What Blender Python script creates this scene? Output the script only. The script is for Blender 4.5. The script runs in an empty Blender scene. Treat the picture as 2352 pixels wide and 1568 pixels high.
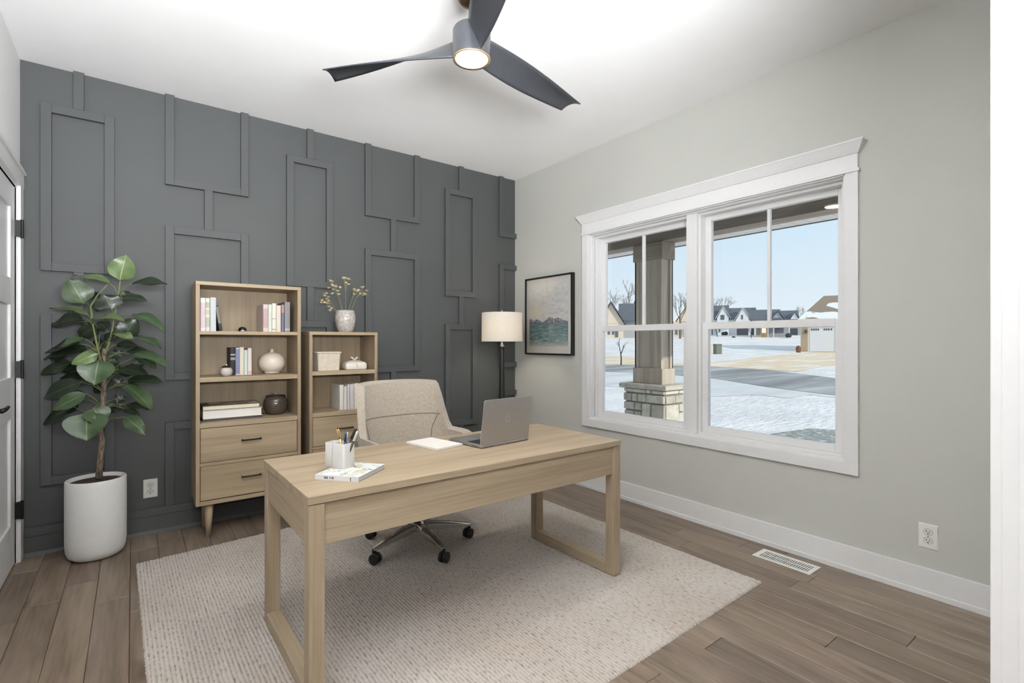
import bpy, math, random
from math import sin, cos, pi, radians as R
from mathutils import Vector, Matrix
import numpy as np
random.seed(7)
S = bpy.context.scene
COL = S.collection

# ------------------------------------------------------------------ camera
F = 1148.0; CH = 1.21                       # focal length in px of the 2352x1568 frame, eye height
FW = Vector((0.6043, 0.7967, 0)).normalized(); RT = Vector((FW.y, -FW.x, 0)); EYE = Vector((0, 0, CH))
cam = bpy.data.cameras.new('camera'); cam.sensor_width = 36; cam.lens = 36 * F / 2352; cam.clip_start = 0.03; cam.clip_end = 500
co = bpy.data.objects.new('camera', cam); COL.objects.link(co)
co.location = EYE; co.rotation_euler = (R(90), 0, math.atan2(FW.y, FW.x) - pi / 2)
S.camera = co
# ------------------------------------------------------------------ light
S.view_settings.view_transform = 'Standard'; S.view_settings.look = 'None'
S.view_settings.gamma = 1; S.view_settings.use_curve_mapping = False
S.view_settings.exposure = 0.0
W = bpy.data.worlds.new('sky'); S.world = W; W.use_nodes = True
def world():
    nt = W.node_tree; nt.nodes.clear()
    out = nt.nodes.new('ShaderNodeOutputWorld'); bg = nt.nodes.new('ShaderNodeBackground')
    tc = nt.nodes.new('ShaderNodeTexCoord'); sx = nt.nodes.new('ShaderNodeSeparateXYZ'); cr = nt.nodes.new('ShaderNodeValToRGB')
    e = cr.color_ramp.elements
    e[0].position = 0; e[0].color = (.82, .90, .95, 1); e[1].position = 1; e[1].color = (.52, .70, .93, 1)
    m = e.new(.25); m.color = (.60, .80, .96, 1)
    nt.links.new(tc.outputs['Generated'], sx.inputs[0]); nt.links.new(sx.outputs['Z'], cr.inputs[0])
    nt.links.new(cr.outputs[0], bg.inputs[0]); bg.inputs[1].default_value = 1.0
    nt.links.new(bg.outputs[0], out.inputs[0])
world()
def light(name, kind, loc, power, color=(1, 1, 1), target=None, **kw):
    l = bpy.data.lights.new(name, kind); l.energy = power; l.color = color
    for k, v in kw.items(): setattr(l, k, v)
    o = bpy.data.objects.new(name, l); COL.objects.link(o); o.location = loc
    if target is not None: o.rotation_euler = (Vector(target) - Vector(loc)).to_track_quat('-Z', 'Y').to_euler()
    return o
light('sun', 'SUN', (-20, -20, 20), 2.6, (1, .92, .80), target=(-20 - .05, -20 + .9, 20 - .40), angle=R(.6))
# fill lights added behind the camera to brighten the room; no known lamps
light('hall_fill_light', 'AREA', (1.0, -1.5, 2.4), 9, (.97, .985, 1), target=(-.4, 3.5, .9), shape='RECTANGLE', size=.9, size_y=.9)
light('ceiling_bounce_fill', 'AREA', (.1, -.9, 1.5), 600, (.955, .975, 1), target=(.02, -.58, 2.8), shape='RECTANGLE', size=1.5, size_y=1.2)

# ------------------------------------------------------------------ mesh helpers
class MB:
    def __init__(s): s.v = []; s.f = []; s.uv = None
    def add(s, vs, fs):
        n = len(s.v); s.v += [tuple(p) for p in vs]; s.f += [tuple(i + n for i in f) for f in fs]; return s
    def box(s, x0, x1, y0, y1, z0, z1):
        return s.add([(x0, y0, z0), (x1, y0, z0), (x1, y1, z0), (x0, y1, z0), (x0, y0, z1), (x1, y0, z1), (x1, y1, z1), (x0, y1, z1)],
                     [(0, 3, 2, 1), (4, 5, 6, 7), (0, 1, 5, 4), (1, 2, 6, 5), (2, 3, 7, 6), (3, 0, 4, 7)])
    def chbox(s, x0, x1, y0, y1, z0, z1, c):    # box with chamfered top
        return s.add([(x0, y0, z0), (x1, y0, z0), (x1, y1, z0), (x0, y1, z0), (x0, y0, z1 - c), (x1, y0, z1 - c), (x1, y1, z1 - c), (x0, y1, z1 - c),
                      (x0 + c, y0 + c, z1), (x1 - c, y0 + c, z1), (x1 - c, y1 - c, z1), (x0 + c, y1 - c, z1)],
                     [(0, 3, 2, 1), (0, 1, 5, 4), (1, 2, 6, 5), (2, 3, 7, 6), (3, 0, 4, 7), (4, 5, 9, 8), (5, 6, 10, 9), (6, 7, 11, 10), (7, 4, 8, 11), (8, 9, 10, 11)])
    def hexa(s, p):                             # 8 corners: bottom ring, top ring
        return s.add(p, [(0, 3, 2, 1), (4, 5, 6, 7), (0, 1, 5, 4), (1, 2, 6, 5), (2, 3, 7, 6), (3, 0, 4, 7)])
    def lathe(s, prof, c=(0, 0, 0), n=32, cap=True):
        vs = []; fs = []
        for r, z in prof:
            for i in range(n): a = 2 * pi * i / n; vs.append((c[0] + r * cos(a), c[1] + r * sin(a), c[2] + z))
        for j in range(len(prof) - 1):
            for i in range(n): k = (i + 1) % n; fs.append((j * n + i, j * n + k, (j + 1) * n + k, (j + 1) * n + i))
        if cap:
            fs.append(tuple(range(n - 1, -1, -1))); fs.append(tuple(range((len(prof) - 1) * n, len(prof) * n)))
        return s.add(vs, fs)
    def tube(s, pts, rad, n=8):
        pts = [Vector(p) for p in pts]
        if not hasattr(rad, '__len__'): rad = [rad] * len(pts)
        vs = []; fs = []; prev = None
        for i, p in enumerate(pts):
            t = (pts[min(i + 1, len(pts) - 1)] - pts[max(i - 1, 0)]).normalized()
            if prev is None: prev = t.orthogonal().normalized()
            u = (prev - t * prev.dot(t)).normalized(); prev = u; w = t.cross(u)
            for k in range(n): a = 2 * pi * k / n; vs.append(p + (u * cos(a) + w * sin(a)) * rad[i])
        for i in range(len(pts) - 1):
            for k in range(n): q = (k + 1) % n; fs.append((i * n + k, i * n + q, (i + 1) * n + q, (i + 1) * n + k))
        fs.append(tuple(range(n - 1, -1, -1))); fs.append(tuple(range((len(pts) - 1) * n, len(pts) * n)))
        return s.add(vs, fs)
    def prism(s, poly, z0, z1):
        n = len(poly)
        return s.add([(x, y, z0) for x, y in poly] + [(x, y, z1) for x, y in poly],
                     [tuple(range(n - 1, -1, -1)), tuple(range(n, 2 * n))] + [(i, (i + 1) % n, n + (i + 1) % n, n + i) for i in range(n)])
    def prism_x(s, poly, x0, x1):               # poly in (y,z)
        n = len(poly)
        return s.add([(x0, y, z) for y, z in poly] + [(x1, y, z) for y, z in poly],
                     [tuple(range(n - 1, -1, -1)), tuple(range(n, 2 * n))] + [(i, (i + 1) % n, n + (i + 1) % n, n + i) for i in range(n)])
    def prism_y(s, poly, y0, y1):               # poly in (x,z)
        n = len(poly)
        return s.add([(x, y0, z) for x, z in poly] + [(x, y1, z) for x, z in poly],
                     [tuple(range(n)), tuple(range(2 * n - 1, n - 1, -1))] + [(i, n + i, n + (i + 1) % n, (i + 1) % n) for i in range(n)])
    def grid(s, fn, nu, nv, closed=False):
        vs = [fn(i / nu, j / nv) for j in range(nv + 1) for i in range(nu + 1)]
        fs = [(j * (nu + 1) + i, j * (nu + 1) + i + 1, (j + 1) * (nu + 1) + i + 1, (j + 1) * (nu + 1) + i) for j in range(nv) for i in range(nu)]
        return s.add(vs, fs)
    def xf(s, M): s.v = [tuple(M @ Vector(p)) for p in s.v]; return s
    def build(s, name, m, parent=None, bevel=0, smooth=False, seg=2, subsurf=0, solid=0, fix=True):
        me = bpy.data.meshes.new(name); me.from_pydata(s.v, [], s.f)
        if fix:
            import bmesh
            b = bmesh.new(); b.from_mesh(me); bmesh.ops.recalc_face_normals(b, faces=b.faces); b.to_mesh(me); b.free()
        me.materials.append(m)
        if smooth: me.polygons.foreach_set('use_smooth', [True] * len(me.polygons))
        o = bpy.data.objects.new(name, me); COL.objects.link(o)
        if parent: o.parent = parent
        if solid: md = o.modifiers.new('solid', 'SOLIDIFY'); md.thickness = solid; md.offset = 0
        if bevel: md = o.modifiers.new('bevel', 'BEVEL'); md.width = bevel; md.segments = seg; md.limit_method = 'ANGLE'; md.angle_limit = R(40)
        if subsurf: md = o.modifiers.new('sub', 'SUBSURF'); md.levels = subsurf; md.render_levels = subsurf
        return o
def smooth_angle(o, deg=35):
    me = o.data
    me.polygons.foreach_set('use_smooth', [True] * len(me.polygons)); me.set_sharp_from_angle(angle=R(deg)); return o
def tag(o, label=None, cat=None, group=None, kind=None):
    if label: o['label'] = label
    if cat: o['category'] = cat
    if group: o['group'] = group
    if kind: o['kind'] = kind
    return o
def thing(name, label, cat, loc=(0, 0, 0), rz=0, group=None):
    o = bpy.data.objects.new(name, None); COL.objects.link(o); o.location = loc; o.rotation_euler = (0, 0, rz); o.empty_display_size = .1
    return tag(o, label, cat, group)
def struct(o, label=None): return tag(o, label, None, None, 'structure')
def bx(name, m, parent, x0, x1, y0, y1, z0, z1, bevel=0): return MB().box(x0, x1, y0, y1, z0, z1).build(name, m, parent, bevel)
# pixel -> world helpers
def ray(px, py): return FW + RT * ((px - 1176) / F) + Vector((0, 0, (784 - py) / F))
def at(px, py, d): return EYE + ray(px, py) * d
def onz(px, py, z): r = ray(px, py); return EYE + r * ((z - CH) / r.z)
def ony(px, py, y): r = ray(px, py); return EYE + r * (y / r.y)
def onx(px, py, x): r = ray(px, py); return EYE + r * (x / r.x)

# ------------------------------------------------------------------ materials
def srgb(r, g, b):
    f = lambda c: (c / 255 / 12.92) if c <= 10 else ((c / 255 + .055) / 1.055) ** 2.4
    return (f(r), f(g), f(b), 1)
class N:                                        # tiny node-tree helper
    def __init__(s, name):
        s.m = bpy.data.materials.new(name); s.m.use_nodes = True; s.t = s.m.node_tree
        s.b = s.t.nodes['Principled BSDF']; s.out = s.t.nodes['Material Output']
    def n(s, t, **kw):
        o = s.t.nodes.new('ShaderNode' + t)
        for k, v in kw.items():
            if k in o.inputs: o.inputs[k].default_value = v
            else: setattr(o, k, v)
        return o
    def l(s, a, b): s.t.links.new(a, b)
    def coords(s, scale=(1, 1, 1), kind='Object', rot=(0, 0, 0)):
        tc = s.n('TexCoord'); mp = s.n('Mapping'); mp.inputs['Scale'].default_value = scale; mp.inputs['Rotation'].default_value = rot
        s.l(tc.outputs[kind], mp.inputs[0]); return mp.outputs[0]
    def noise(s, vec, scale, detail=4, rough=.5, dist=0):
        t = s.n('TexNoise'); t.inputs['Scale'].default_value = scale; t.inputs['Detail'].default_value = detail; t.inputs['Roughness'].default_value = rough; t.inputs['Distortion'].default_value = dist
        s.l(vec, t.inputs['Vector']); return t.outputs['Fac']
    def ramp(s, fac, stops):
        c = s.n('ValToRGB'); e = c.color_ramp.elements
        e[0].position, e[0].color = stops[0]; e[1].position, e[1].color = stops[-1]
        for p, k in stops[1:-1]: q = e.new(p); q.color = k
        s.l(fac, c.inputs[0]); return c.outputs[0]
    def mix(s, a, b, fac, mode='MIX'):
        m = s.n('Mix', data_type='RGBA', blend_type=mode)
        for i, v in ((0, fac), (6, a), (7, b)):
            if hasattr(v, 'is_linked') or hasattr(v, 'links'): s.l(v, m.inputs[i])
            else: m.inputs[i].default_value = v
        return m.outputs[2]
    def math(s, op, a, b=0):
        m = s.n('Math', operation=op)
        for i, v in ((0, a), (1, b)):
            if hasattr(v, 'links'): s.l(v, m.inputs[i])
            else: m.inputs[i].default_value = v
        return m.outputs[0]
    def bump(s, h, strength=.2, dist=.002):
        b = s.n('Bump'); b.inputs['Strength'].default_value = strength; b.inputs['Distance'].default_value = dist
        s.l(h, b.inputs['Height']); s.l(b.outputs[0], s.b.inputs['Normal'])
    def set(s, col=None, rough=.5, metal=0, spec=.5, **kw):
        if col is not None:
            if hasattr(col, 'links'): s.l(col, s.b.inputs['Base Color'])
            else: s.b.inputs['Base Color'].default_value = col
        s.b.inputs['Roughness'].default_value = rough; s.b.inputs['Metallic'].default_value = metal; s.b.inputs['Specular IOR Level'].default_value = spec
        for k, v in kw.items(): s.b.inputs[k.replace('_', ' ')].default_value = v
        return s.m
def plain(name, col, rough=.5, metal=0, spec=.5, var=.04, scale=30, bump=0, **kw):
    n = N(name); v = n.coords(); f = n.noise(v, scale, 3)
    a = tuple(c * (1 - var) for c in col[:3]) + (1,); b = tuple(min(1, c * (1 + var)) for c in col[:3]) + (1,)
    n.set(n.ramp(f, [(.3, a), (.7, b)]), rough, metal, spec, **kw)
    if bump: n.bump(n.noise(v, scale * 8, 2), bump, .001)
    return n.m
def wood(name, c0, c1, c2, axis=0, rough=.5, scale=1, ring=.8):
    n = N(name); sc = [14 * scale] * 3; sc[axis] = 1.0 * scale
    oi = n.n('ObjectInfo'); tc = n.n('TexCoord'); ad = n.n('VectorMath', operation='ADD'); sm = n.n('VectorMath', operation='SCALE'); sm.inputs['Scale'].default_value = 7
    cb = n.n('CombineXYZ'); n.l(oi.outputs['Random'], cb.inputs[0]); n.l(oi.outputs['Random'], cb.inputs[1]); n.l(oi.outputs['Random'], cb.inputs[2])
    n.l(cb.outputs[0], sm.inputs[0]); n.l(tc.outputs['Object'], ad.inputs[0]); n.l(sm.outputs[0], ad.inputs[1])
    mp = n.n('Mapping'); mp.inputs['Scale'].default_value = sc; n.l(ad.outputs[0], mp.inputs[0])
    f1 = n.noise(mp.outputs[0], .9, 5, .55, .6)
    mp2 = n.n('Mapping'); s2 = [90 * scale] * 3; s2[axis] = 2.2 * scale; mp2.inputs['Scale'].default_value = s2; n.l(ad.outputs[0], mp2.inputs[0])
    f2 = n.noise(mp2.outputs[0], 1.2, 4, .6)
    fac = n.math('ADD', n.math('MULTIPLY', f1, 1 - ring * .55), n.math('MULTIPLY', f2, ring * .55))
    n.set(n.ramp(fac, [(.3, c0), (.5, c1), (.7, c2)]), rough, 0, .4)
    n.bump(f2, .12, .0008); return n.m

M = {}
M['oak_x'] = wood('oak_grain_x', srgb(132, 115, 94), srgb(158, 141, 118), srgb(173, 157, 135), 0)
M['oak_y'] = wood('oak_grain_y', srgb(132, 115, 94), srgb(158, 141, 118), srgb(173, 157, 135), 1)
M['oak_z'] = wood('oak_grain_z', srgb(132, 115, 94), srgb(158, 141, 118), srgb(173, 157, 135), 2)
M['oakd_x'] = wood('case_oak_x', srgb(132, 115, 91), srgb(158, 140, 114), srgb(174, 156, 130), 0)
M['oakd_y'] = wood('case_oak_y', srgb(132, 115, 91), srgb(158, 140, 114), srgb(174, 156, 130), 1)
M['oakd_z'] = wood('case_oak_z', srgb(124, 108, 85), srgb(150, 132, 107), srgb(166, 149, 124), 2)
M['white_paint'] = plain('white_trim_paint', srgb(228, 228, 228), .35, var=.01)
M['ceiling'] = plain('ceiling_paint', srgb(246, 246, 246), .9, var=.012, scale=3, bump=.05)
M['greige'] = plain('greige_wall_paint', srgb(189, 189, 183), .85, var=.015, scale=2, bump=.06)
M['hallwall'] = plain('hall_wall_paint', srgb(240, 240, 239), .85, var=.015, scale=2)
M['hall_paint'] = plain('hall_paint', srgb(160, 158, 154), .9, var=.015, scale=2)  # unseen hall walls, toned down to cut frontal bounce light
M['hall_dark'] = plain('hall_low_bounce', srgb(92, 88, 84), .9, var=.015, scale=2)  # unseen hall ceiling, darkened to cut light bounced into the room
M['slate'] = plain('slate_wall_paint', srgb(75, 77, 77), .6, var=.03, scale=2, bump=.04)
M['black'] = plain('black_metal', srgb(24, 23, 23), .4, .3)
M['blackplastic'] = plain('black_plastic', srgb(30, 30, 31), .45)
M['chrome'] = plain('polished_chrome', srgb(205, 205, 205), .12, 1, var=.01)
M['brass'] = plain('antique_brass', srgb(150, 124, 92), .3, 1)
M['fan'] = plain('fan_graphite', srgb(82, 84, 89), .32, .6)
M['white_ceramic'] = plain('matte_white_ceramic', srgb(226, 226, 224), .55, var=.015)
M['cream_ceramic'] = plain('cream_ceramic', srgb(220, 209, 195), .3, var=.02)
M['plastic_white'] = plain('white_plastic', srgb(232, 232, 228), .35, var=.01)
M['slot'] = plain('dark_slot', srgb(60, 58, 56), .6)

def plank_mat():
    n = N('floor_plank_oak'); oi = n.n('ObjectInfo'); tc = n.n('TexCoord')
    cb = n.n('CombineXYZ')
    for i in range(3): n.l(oi.outputs['Random'], cb.inputs[i])
    sm = n.n('VectorMath', operation='SCALE'); sm.inputs['Scale'].default_value = 23; n.l(cb.outputs[0], sm.inputs[0])
    ad = n.n('VectorMath', operation='ADD'); n.l(tc.outputs['Object'], ad.inputs[0]); n.l(sm.outputs[0], ad.inputs[1])
    def mp(sx, sy):
        m = n.n('Mapping'); m.inputs['Scale'].default_value = (sx, sy, 1); n.l(ad.outputs[0], m.inputs[0]); return m.outputs[0]
    f1 = n.noise(mp(9, 1.1), 1.0, 5, .55, 1.6); f2 = n.noise(mp(80, 3), 1.0, 4, .6); f3 = n.noise(mp(5, 2.2), 1.1, 2, .4)
    fac = n.math('ADD', n.math('MULTIPLY', f1, .65), n.math('MULTIPLY', f2, .35))
    base = n.ramp(fac, [(.3, srgb(86, 76, 66)), (.48, srgb(122, 110, 98)), (.72, srgb(148, 137, 124))])
    tint = n.ramp(oi.outputs['Random'], [(0, srgb(205, 196, 190)), (.35, srgb(255, 246, 236)), (.7, srgb(232, 222, 218)), (1, srgb(255, 250, 242))])
    c = n.mix(base, tint, .85, 'MULTIPLY')
    knot = n.ramp(f3, [(.22, srgb(120, 105, 92)), (.3, (1, 1, 1, 1))])
    c = n.mix(c, knot, .6, 'MULTIPLY')
    n.set(c, .42, 0, .45); n.bump(f2, .1, .0008); return n.m
M['plank'] = plank_mat()

def rug_mat():
    n = N('woven_wool_rug'); v = n.coords(); g = n.noise(v, 2.0, 3, .5); f = n.noise(v, 300, 2, .6)
    uv = n.n('UVMap'); sp = n.n('SeparateXYZ'); n.l(uv.outputs[0], sp.inputs[0])
    rib = n.math('ABSOLUTE', n.math('SINE', n.math('MULTIPLY', sp.outputs[0], 170 * pi)))
    ds_ = n.noise(n.coords((75, 42, 1)), 1.0, 2, .55)
    k = n.math('ADD', n.math('MULTIPLY', rib, .30), n.math('MULTIPLY', ds_, .95))  # rib grooves darkened in the colour, standing in for shade between ribs
    k = n.math('ADD', k, n.math('MULTIPLY', f, .12))
    c = n.ramp(k, [(.36, srgb(104, 97, 90)), (.52, srgb(160, 152, 144)), (.72, srgb(188, 182, 175))])
    c = n.mix(c, n.ramp(g, [(.35, srgb(234, 228, 222)), (.65, (1, 1, 1, 1))]), .8, 'MULTIPLY')
    n.set(c, .95, 0, .1, Sheen_Weight=.15); n.bump(n.math('ADD', k, n.math('MULTIPLY', f, .4)), .5, .004); return n.m
M['rug'] = rug_mat()
def fabric(name, c0, c1, sc=420):
    n = N(name); v = n.coords(); a = n.noise(n.coords((1, 1, .12)), sc, 2); b = n.noise(n.coords((.12, .12, 1)), sc, 2)
    f = n.math('MULTIPLY', n.math('ADD', a, b), .5)
    n.set(n.ramp(f, [(.36, c0), (.64, c1)]), .95, 0, .15, Sheen_Weight=.3); n.bump(f, .35, .001); return n.m
M['chair_fabric'] = fabric('oatmeal_upholstery', srgb(149, 138, 125), srgb(179, 169, 156))
def glass_mat():
    n = N('window_glass'); t = n.n('BsdfTransparent'); g = n.n('BsdfGlossy'); g.inputs['Roughness'].default_value = .01
    fr = n.n('Fresnel'); fr.inputs[0].default_value = 1.25; mx = n.n('MixShader')
    n.l(fr.outputs[0], mx.inputs[0]); n.l(t.outputs[0], mx.inputs[1]); n.l(g.outputs[0], mx.inputs[2]); n.l(mx.outputs[0], n.out.inputs[0]); return n.m
M['glass'] = glass_mat()
def emit(name, col, st):
    n = N(name); v = n.coords(); n.set(col, .4); n.b.inputs['Emission Color'].default_value = col; n.b.inputs['Emission Strength'].default_value = st; return n.m

# ------------------------------------------------------------------ room shell
XL, XR, YB, ZC = -.507, 3.01, 3.92, 2.80
YF = .17                                   # room face of the front wall
# floor with individual planks running along y
fo = MB().box(-1.7, XR + .14, -3.2, YB + .1, -.20, -.016).build('floor', M['slot']); struct(fo, 'medium brown oak plank floor')
PWD = .129
x = XL - .02; k = 0
while x < XR:
    y = -.9 - random.random() * .8
    while y < YB:
        L = random.choice([.62, .8, .95, 1.15, 1.35, 1.6]); x1 = min(x + PWD, XR + .01)
        ye = min(y + L, YB + .01)
        m = MB().chbox(-(x1 - x) / 2 + .0007, (x1 - x) / 2 - .0007, .0009, ye - y - .0009, -.015, 0, .0016)
        o = m.build('floor_plank', M['plank'], fo); o.location = (x + (x1 - x) / 2, y, 0)
        y += L
    x += PWD
ch = MB().box(-1.7, XR + .16, -3.2, .02, ZC, ZC + .15).build('ceiling_hall', M['hall_dark']); struct(ch, 'unseen hall ceiling, darkened to cut bounced light')
ce = MB().box(-1.7, XR + .16, .02, YB + .12, ZC, ZC + .15).build('ceiling', M['ceiling']); struct(ce, 'smooth white ceiling')
wb = MB().box(XL - .12, XR + .16, YB, YB + .12, -.2, ZC).build('wall_back', M['slate']); struct(wb, 'slate grey accent wall with geometric raised battens')
def batten(x0, x1, z0, z1, d=.028, dy=0.0): bx('batten', M['slate'], wb, x0, x1, YB - d - dy, YB, z0, z1, .0015)
BW = .048
def ring(x0, x1, z0, z1, top=True, bot=True):
    x1c = min(x1, XR)
    batten(x0, x0 + BW, z0, z1)
    if x1 <= XR: batten(x1 - BW, x1, z0, z1)
    e = x1c - (BW if x1 <= XR else 0)
    if top: batten(x0 + BW, e, z1 - BW, z1)
    if bot: batten(x0 + BW, e, z0, z0 + BW)
BASE = .155
for cx, kind in ((-.255, 0), (.405, 1), (1.06, 0), (1.722, 1), (2.38, 0), (3.045, 1)):
    w = .166 if kind == 0 else .2395
    if kind == 0:
        batten(cx - BW / 2, cx + BW / 2, 2.577, ZC); ring(cx - w, cx + w, 1.617, 2.577)
        batten(cx - BW / 2, cx + BW / 2, 1.365, 1.617); ring(cx - w, cx + w, .385 if cx < 2 else .45, 1.365); batten(cx - BW / 2, cx + BW / 2, BASE, .385 if cx < 2 else .45)
    else:
        ring(cx - w, cx + w, 2.22, ZC, top=False)
        if cx < 3: batten(cx - BW / 2, cx + BW / 2, 1.955, 2.22)
        ring(cx - w, cx + w, .96, 1.955)
        if cx < 3: batten(cx - BW / 2, cx + BW / 2, .69, .96)
        ring(cx - w, cx + w, BASE, .69 if cx < 3 else .735, bot=False)
bb = MB().box(XL, XR, YB - .028, YB, .107, BASE).box(XL, XR, YB - .034, YB, .02, .106).prism_x([(YB - .045, 0), (YB, 0), (YB, .02), (YB - .035, .02)], XL, XR).build('baseboard_back', M['slate'], None, .001)
struct(bb, 'slate grey baseboard below the accent wall')
# window wall
WY0, WY1, WZ0, WZ1 = 1.04, 2.918, .573, 2.098
OX = XR + .17
wr = MB().box(XR, OX, -.1, WY0, -.6, ZC).box(XR, OX, WY1, YB, -.6, ZC).box(XR, OX, WY0, WY1, -.6, WZ0).box(XR, OX, WY0, WY1, WZ1, ZC).build('wall_right', M['greige']); struct(wr, 'greige wall with the big double window')
bb = MB().box(XR - .015, XR, YF, YB - .02, 0, .135).box(XR - .019, XR, YF, YB - .02, .0, .028).build('baseboard_right', M['white_paint'], None, .002); struct(bb, 'white baseboard along the window wall')
# left wall with the door opening
DY0, DY1, DZ = 3.035, 3.80, 2.05
wl = MB().box(XL - .12, XL, -.2, DY0, -.2, ZC).box(XL - .12, XL, DY1, YB, -.2, ZC).box(XL - .12, XL, DY0, DY1, DZ, ZC).build('wall_left', M['hallwall']); struct(wl, 'white wall with the panelled door')
# front wall right of the wide opening, with its white cased jamb
JX = 1.2
jy = JX * .21927 / 1.36567
wf = MB().box(JX + .02, XR, jy - .16, jy - .018, -.2, ZC).build('wall_front', M['greige']); struct(wf, 'greige wall beside the opening')
tr = MB().box(JX + .004, JX + .10, jy - .018, jy, -.01, ZC).box(JX, JX + .02, jy - .16, jy - .0148, -.01, ZC).box(JX - .008, JX + .02, jy - .13, jy - .037, -.01, ZC).build('trim_1', M['white_paint'], None, .002)
struct(tr, 'white cased jamb of the opening at the right edge')
# hall behind the camera
hw = MB().box(-1.8, -1.68, -3.2, -.1, -.2, ZC).box(-1.8, XL - .12, -.2, -.1, -.2, ZC).box(-1.8, XR + .1, -3.3, -3.2, -.2, ZC).box(XR - .02, XR + .1, -3.2, -.1, -.2, ZC).build('wall_hall', M['hall_paint']); struct(hw, 'hall walls behind the camera')

# door
d = MB().box(XL - .055, XL - .016, DY0 + .004, DY1 - .004, .008, DZ - .004)
door = d.build('door_1', M['white_paint']); struct(door, 'white panelled door with black lever')
def panel_frame(parent, x, y0, y1, z0, z1, m):          # stiles/rails proud of a recessed panel
    pass
ST = .115
for (z0, z1) in ((0.008, .24), (.80, 1.02), (1.405, 1.545), (DZ - .13, DZ - .004)):
    bx('door_rail', M['white_paint'], door, XL - .018, XL - .004, DY0 + .004 + ST, DY1 - .004 - ST, z0, z1, .003)
for y0 in (DY0 + .004, DY1 - .004 - ST): bx('door_stile', M['white_paint'], door, XL - .018, XL - .004, y0, y0 + ST, .008, DZ - .004, .003)
for z in (1.825, 1.058, .29):
    h = MB().box(XL - .006, XL + .0195, DY1 - .012, DY1 + .03, z - .045, z + .045).lathe([(.0075, z - .05), (.0075, z + .05)], (XL + .024, DY1 - .002, 0), 12).build('hinge', M['black'], door)
lv = MB().tube([(XL - .004, 3.10, .905), (XL + .006, 3.10, .905)], .027, 20).tube([(XL + .004, 3.10, .905), (XL + .05, 3.10, .905)], .010, 12).tube([(XL + .05, 3.092, .905), (XL + .052, 3.15, .905), (XL + .05, 3.225, .908)], [.011, .0095, .008], 12).build('door_lever', M['black'], door, smooth=True)
cs = MB().box(XL - .12, XL + .004, DY1, DY1 + .02, 0, DZ).box(XL - .12, XL + .004, DY0 - .02, DY0, 0, DZ).box(XL - .12, XL + .004, DY0 - .02, DY1 + .02, DZ, DZ + .02)
cs.box(XL, XL + .018, DY1 + .008, DY1 + .098, 0, DZ + .012).box(XL, XL + .018, DY0 - .098, DY0 - .008, 0, DZ + .012).box(XL, XL + .02, DY0 - .098, DY1 + .098, DZ + .012, DZ + .09).box(XL, XL + .03, DY0 - .105, YB - .022, DZ + .09, DZ + .108)
o = cs.build('trim_2', M['white_paint'], None, .002); struct(o, 'white casing around the panelled door')
o = bx('baseboard_left', M['white_paint'], None, XL, XL + .015, -.1, DY0 - .1, 0, .135, .002); struct(o, 'white baseboard along the door wall')

# ------------------------------------------------------------------ window
win = MB()
c = .018
win.box(XR - c, XR, WY0 - .06, WY0, WZ0, WZ1).box(XR - c, XR, WY1, WY1 + .06, WZ0, WZ1)
win.box(XR - c, XR, WY0 - .06, WY1 + .06, WZ0 - .062, WZ0)
win.box(XR - c - .008, XR, WY0 - .068, WY1 + .068, WZ1 - .004, WZ1 + .012)
win.box(XR - c - .002, XR, WY0 - .06, WY1 + .06, WZ1 + .012, 2.187)
wcas = win.build('window_casing', M['white_paint'], None, .0015)
w1 = MB().box(XR + .02, OX, WY0, WY0 + .018, WZ0, WZ1).box(XR + .02, OX, WY1 - .018, WY1, WZ0, WZ1).box(XR + .02, OX, WY0, WY1, WZ1 - .018, WZ1).box(XR, OX, WY0, WY1, WZ0 - .005, WZ0 + .012).box(XR - .01, XR + .02, WY0, WY0 + .010, WZ0, WZ1).box(XR - .01, XR + .02, WY1 - .010, WY1, WZ0, WZ1).box(XR - .01, XR + .02, WY0, WY1, WZ1 - .010, WZ1).build('window_1', M['white_paint'], None, .0015)
struct(w1, 'white double window, two double-hung units with a porch view'); wcas.parent = w1
cp = MB().hexa([(XR - .024, WY0 - .062, 2.187), (XR, WY0 - .062, 2.187), (XR, WY1 + .062, 2.187), (XR - .024, WY1 + .062, 2.187), (XR - .056, WY0 - .094, 2.243), (XR, WY0 - .094, 2.243), (XR, WY1 + .094, 2.243), (XR - .056, WY1 + .094, 2.243)]).box(XR - .058, XR, WY0 - .096, WY1 + .096, 2.243, 2.251)
cp.build('window_crown', M['white_paint'], w1, .001)
bx('window_mullion', M['white_paint'], w1, XR + .03, OX, 1.94, 2.02, WZ0 + .012, WZ1 - .018, .002)
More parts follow.
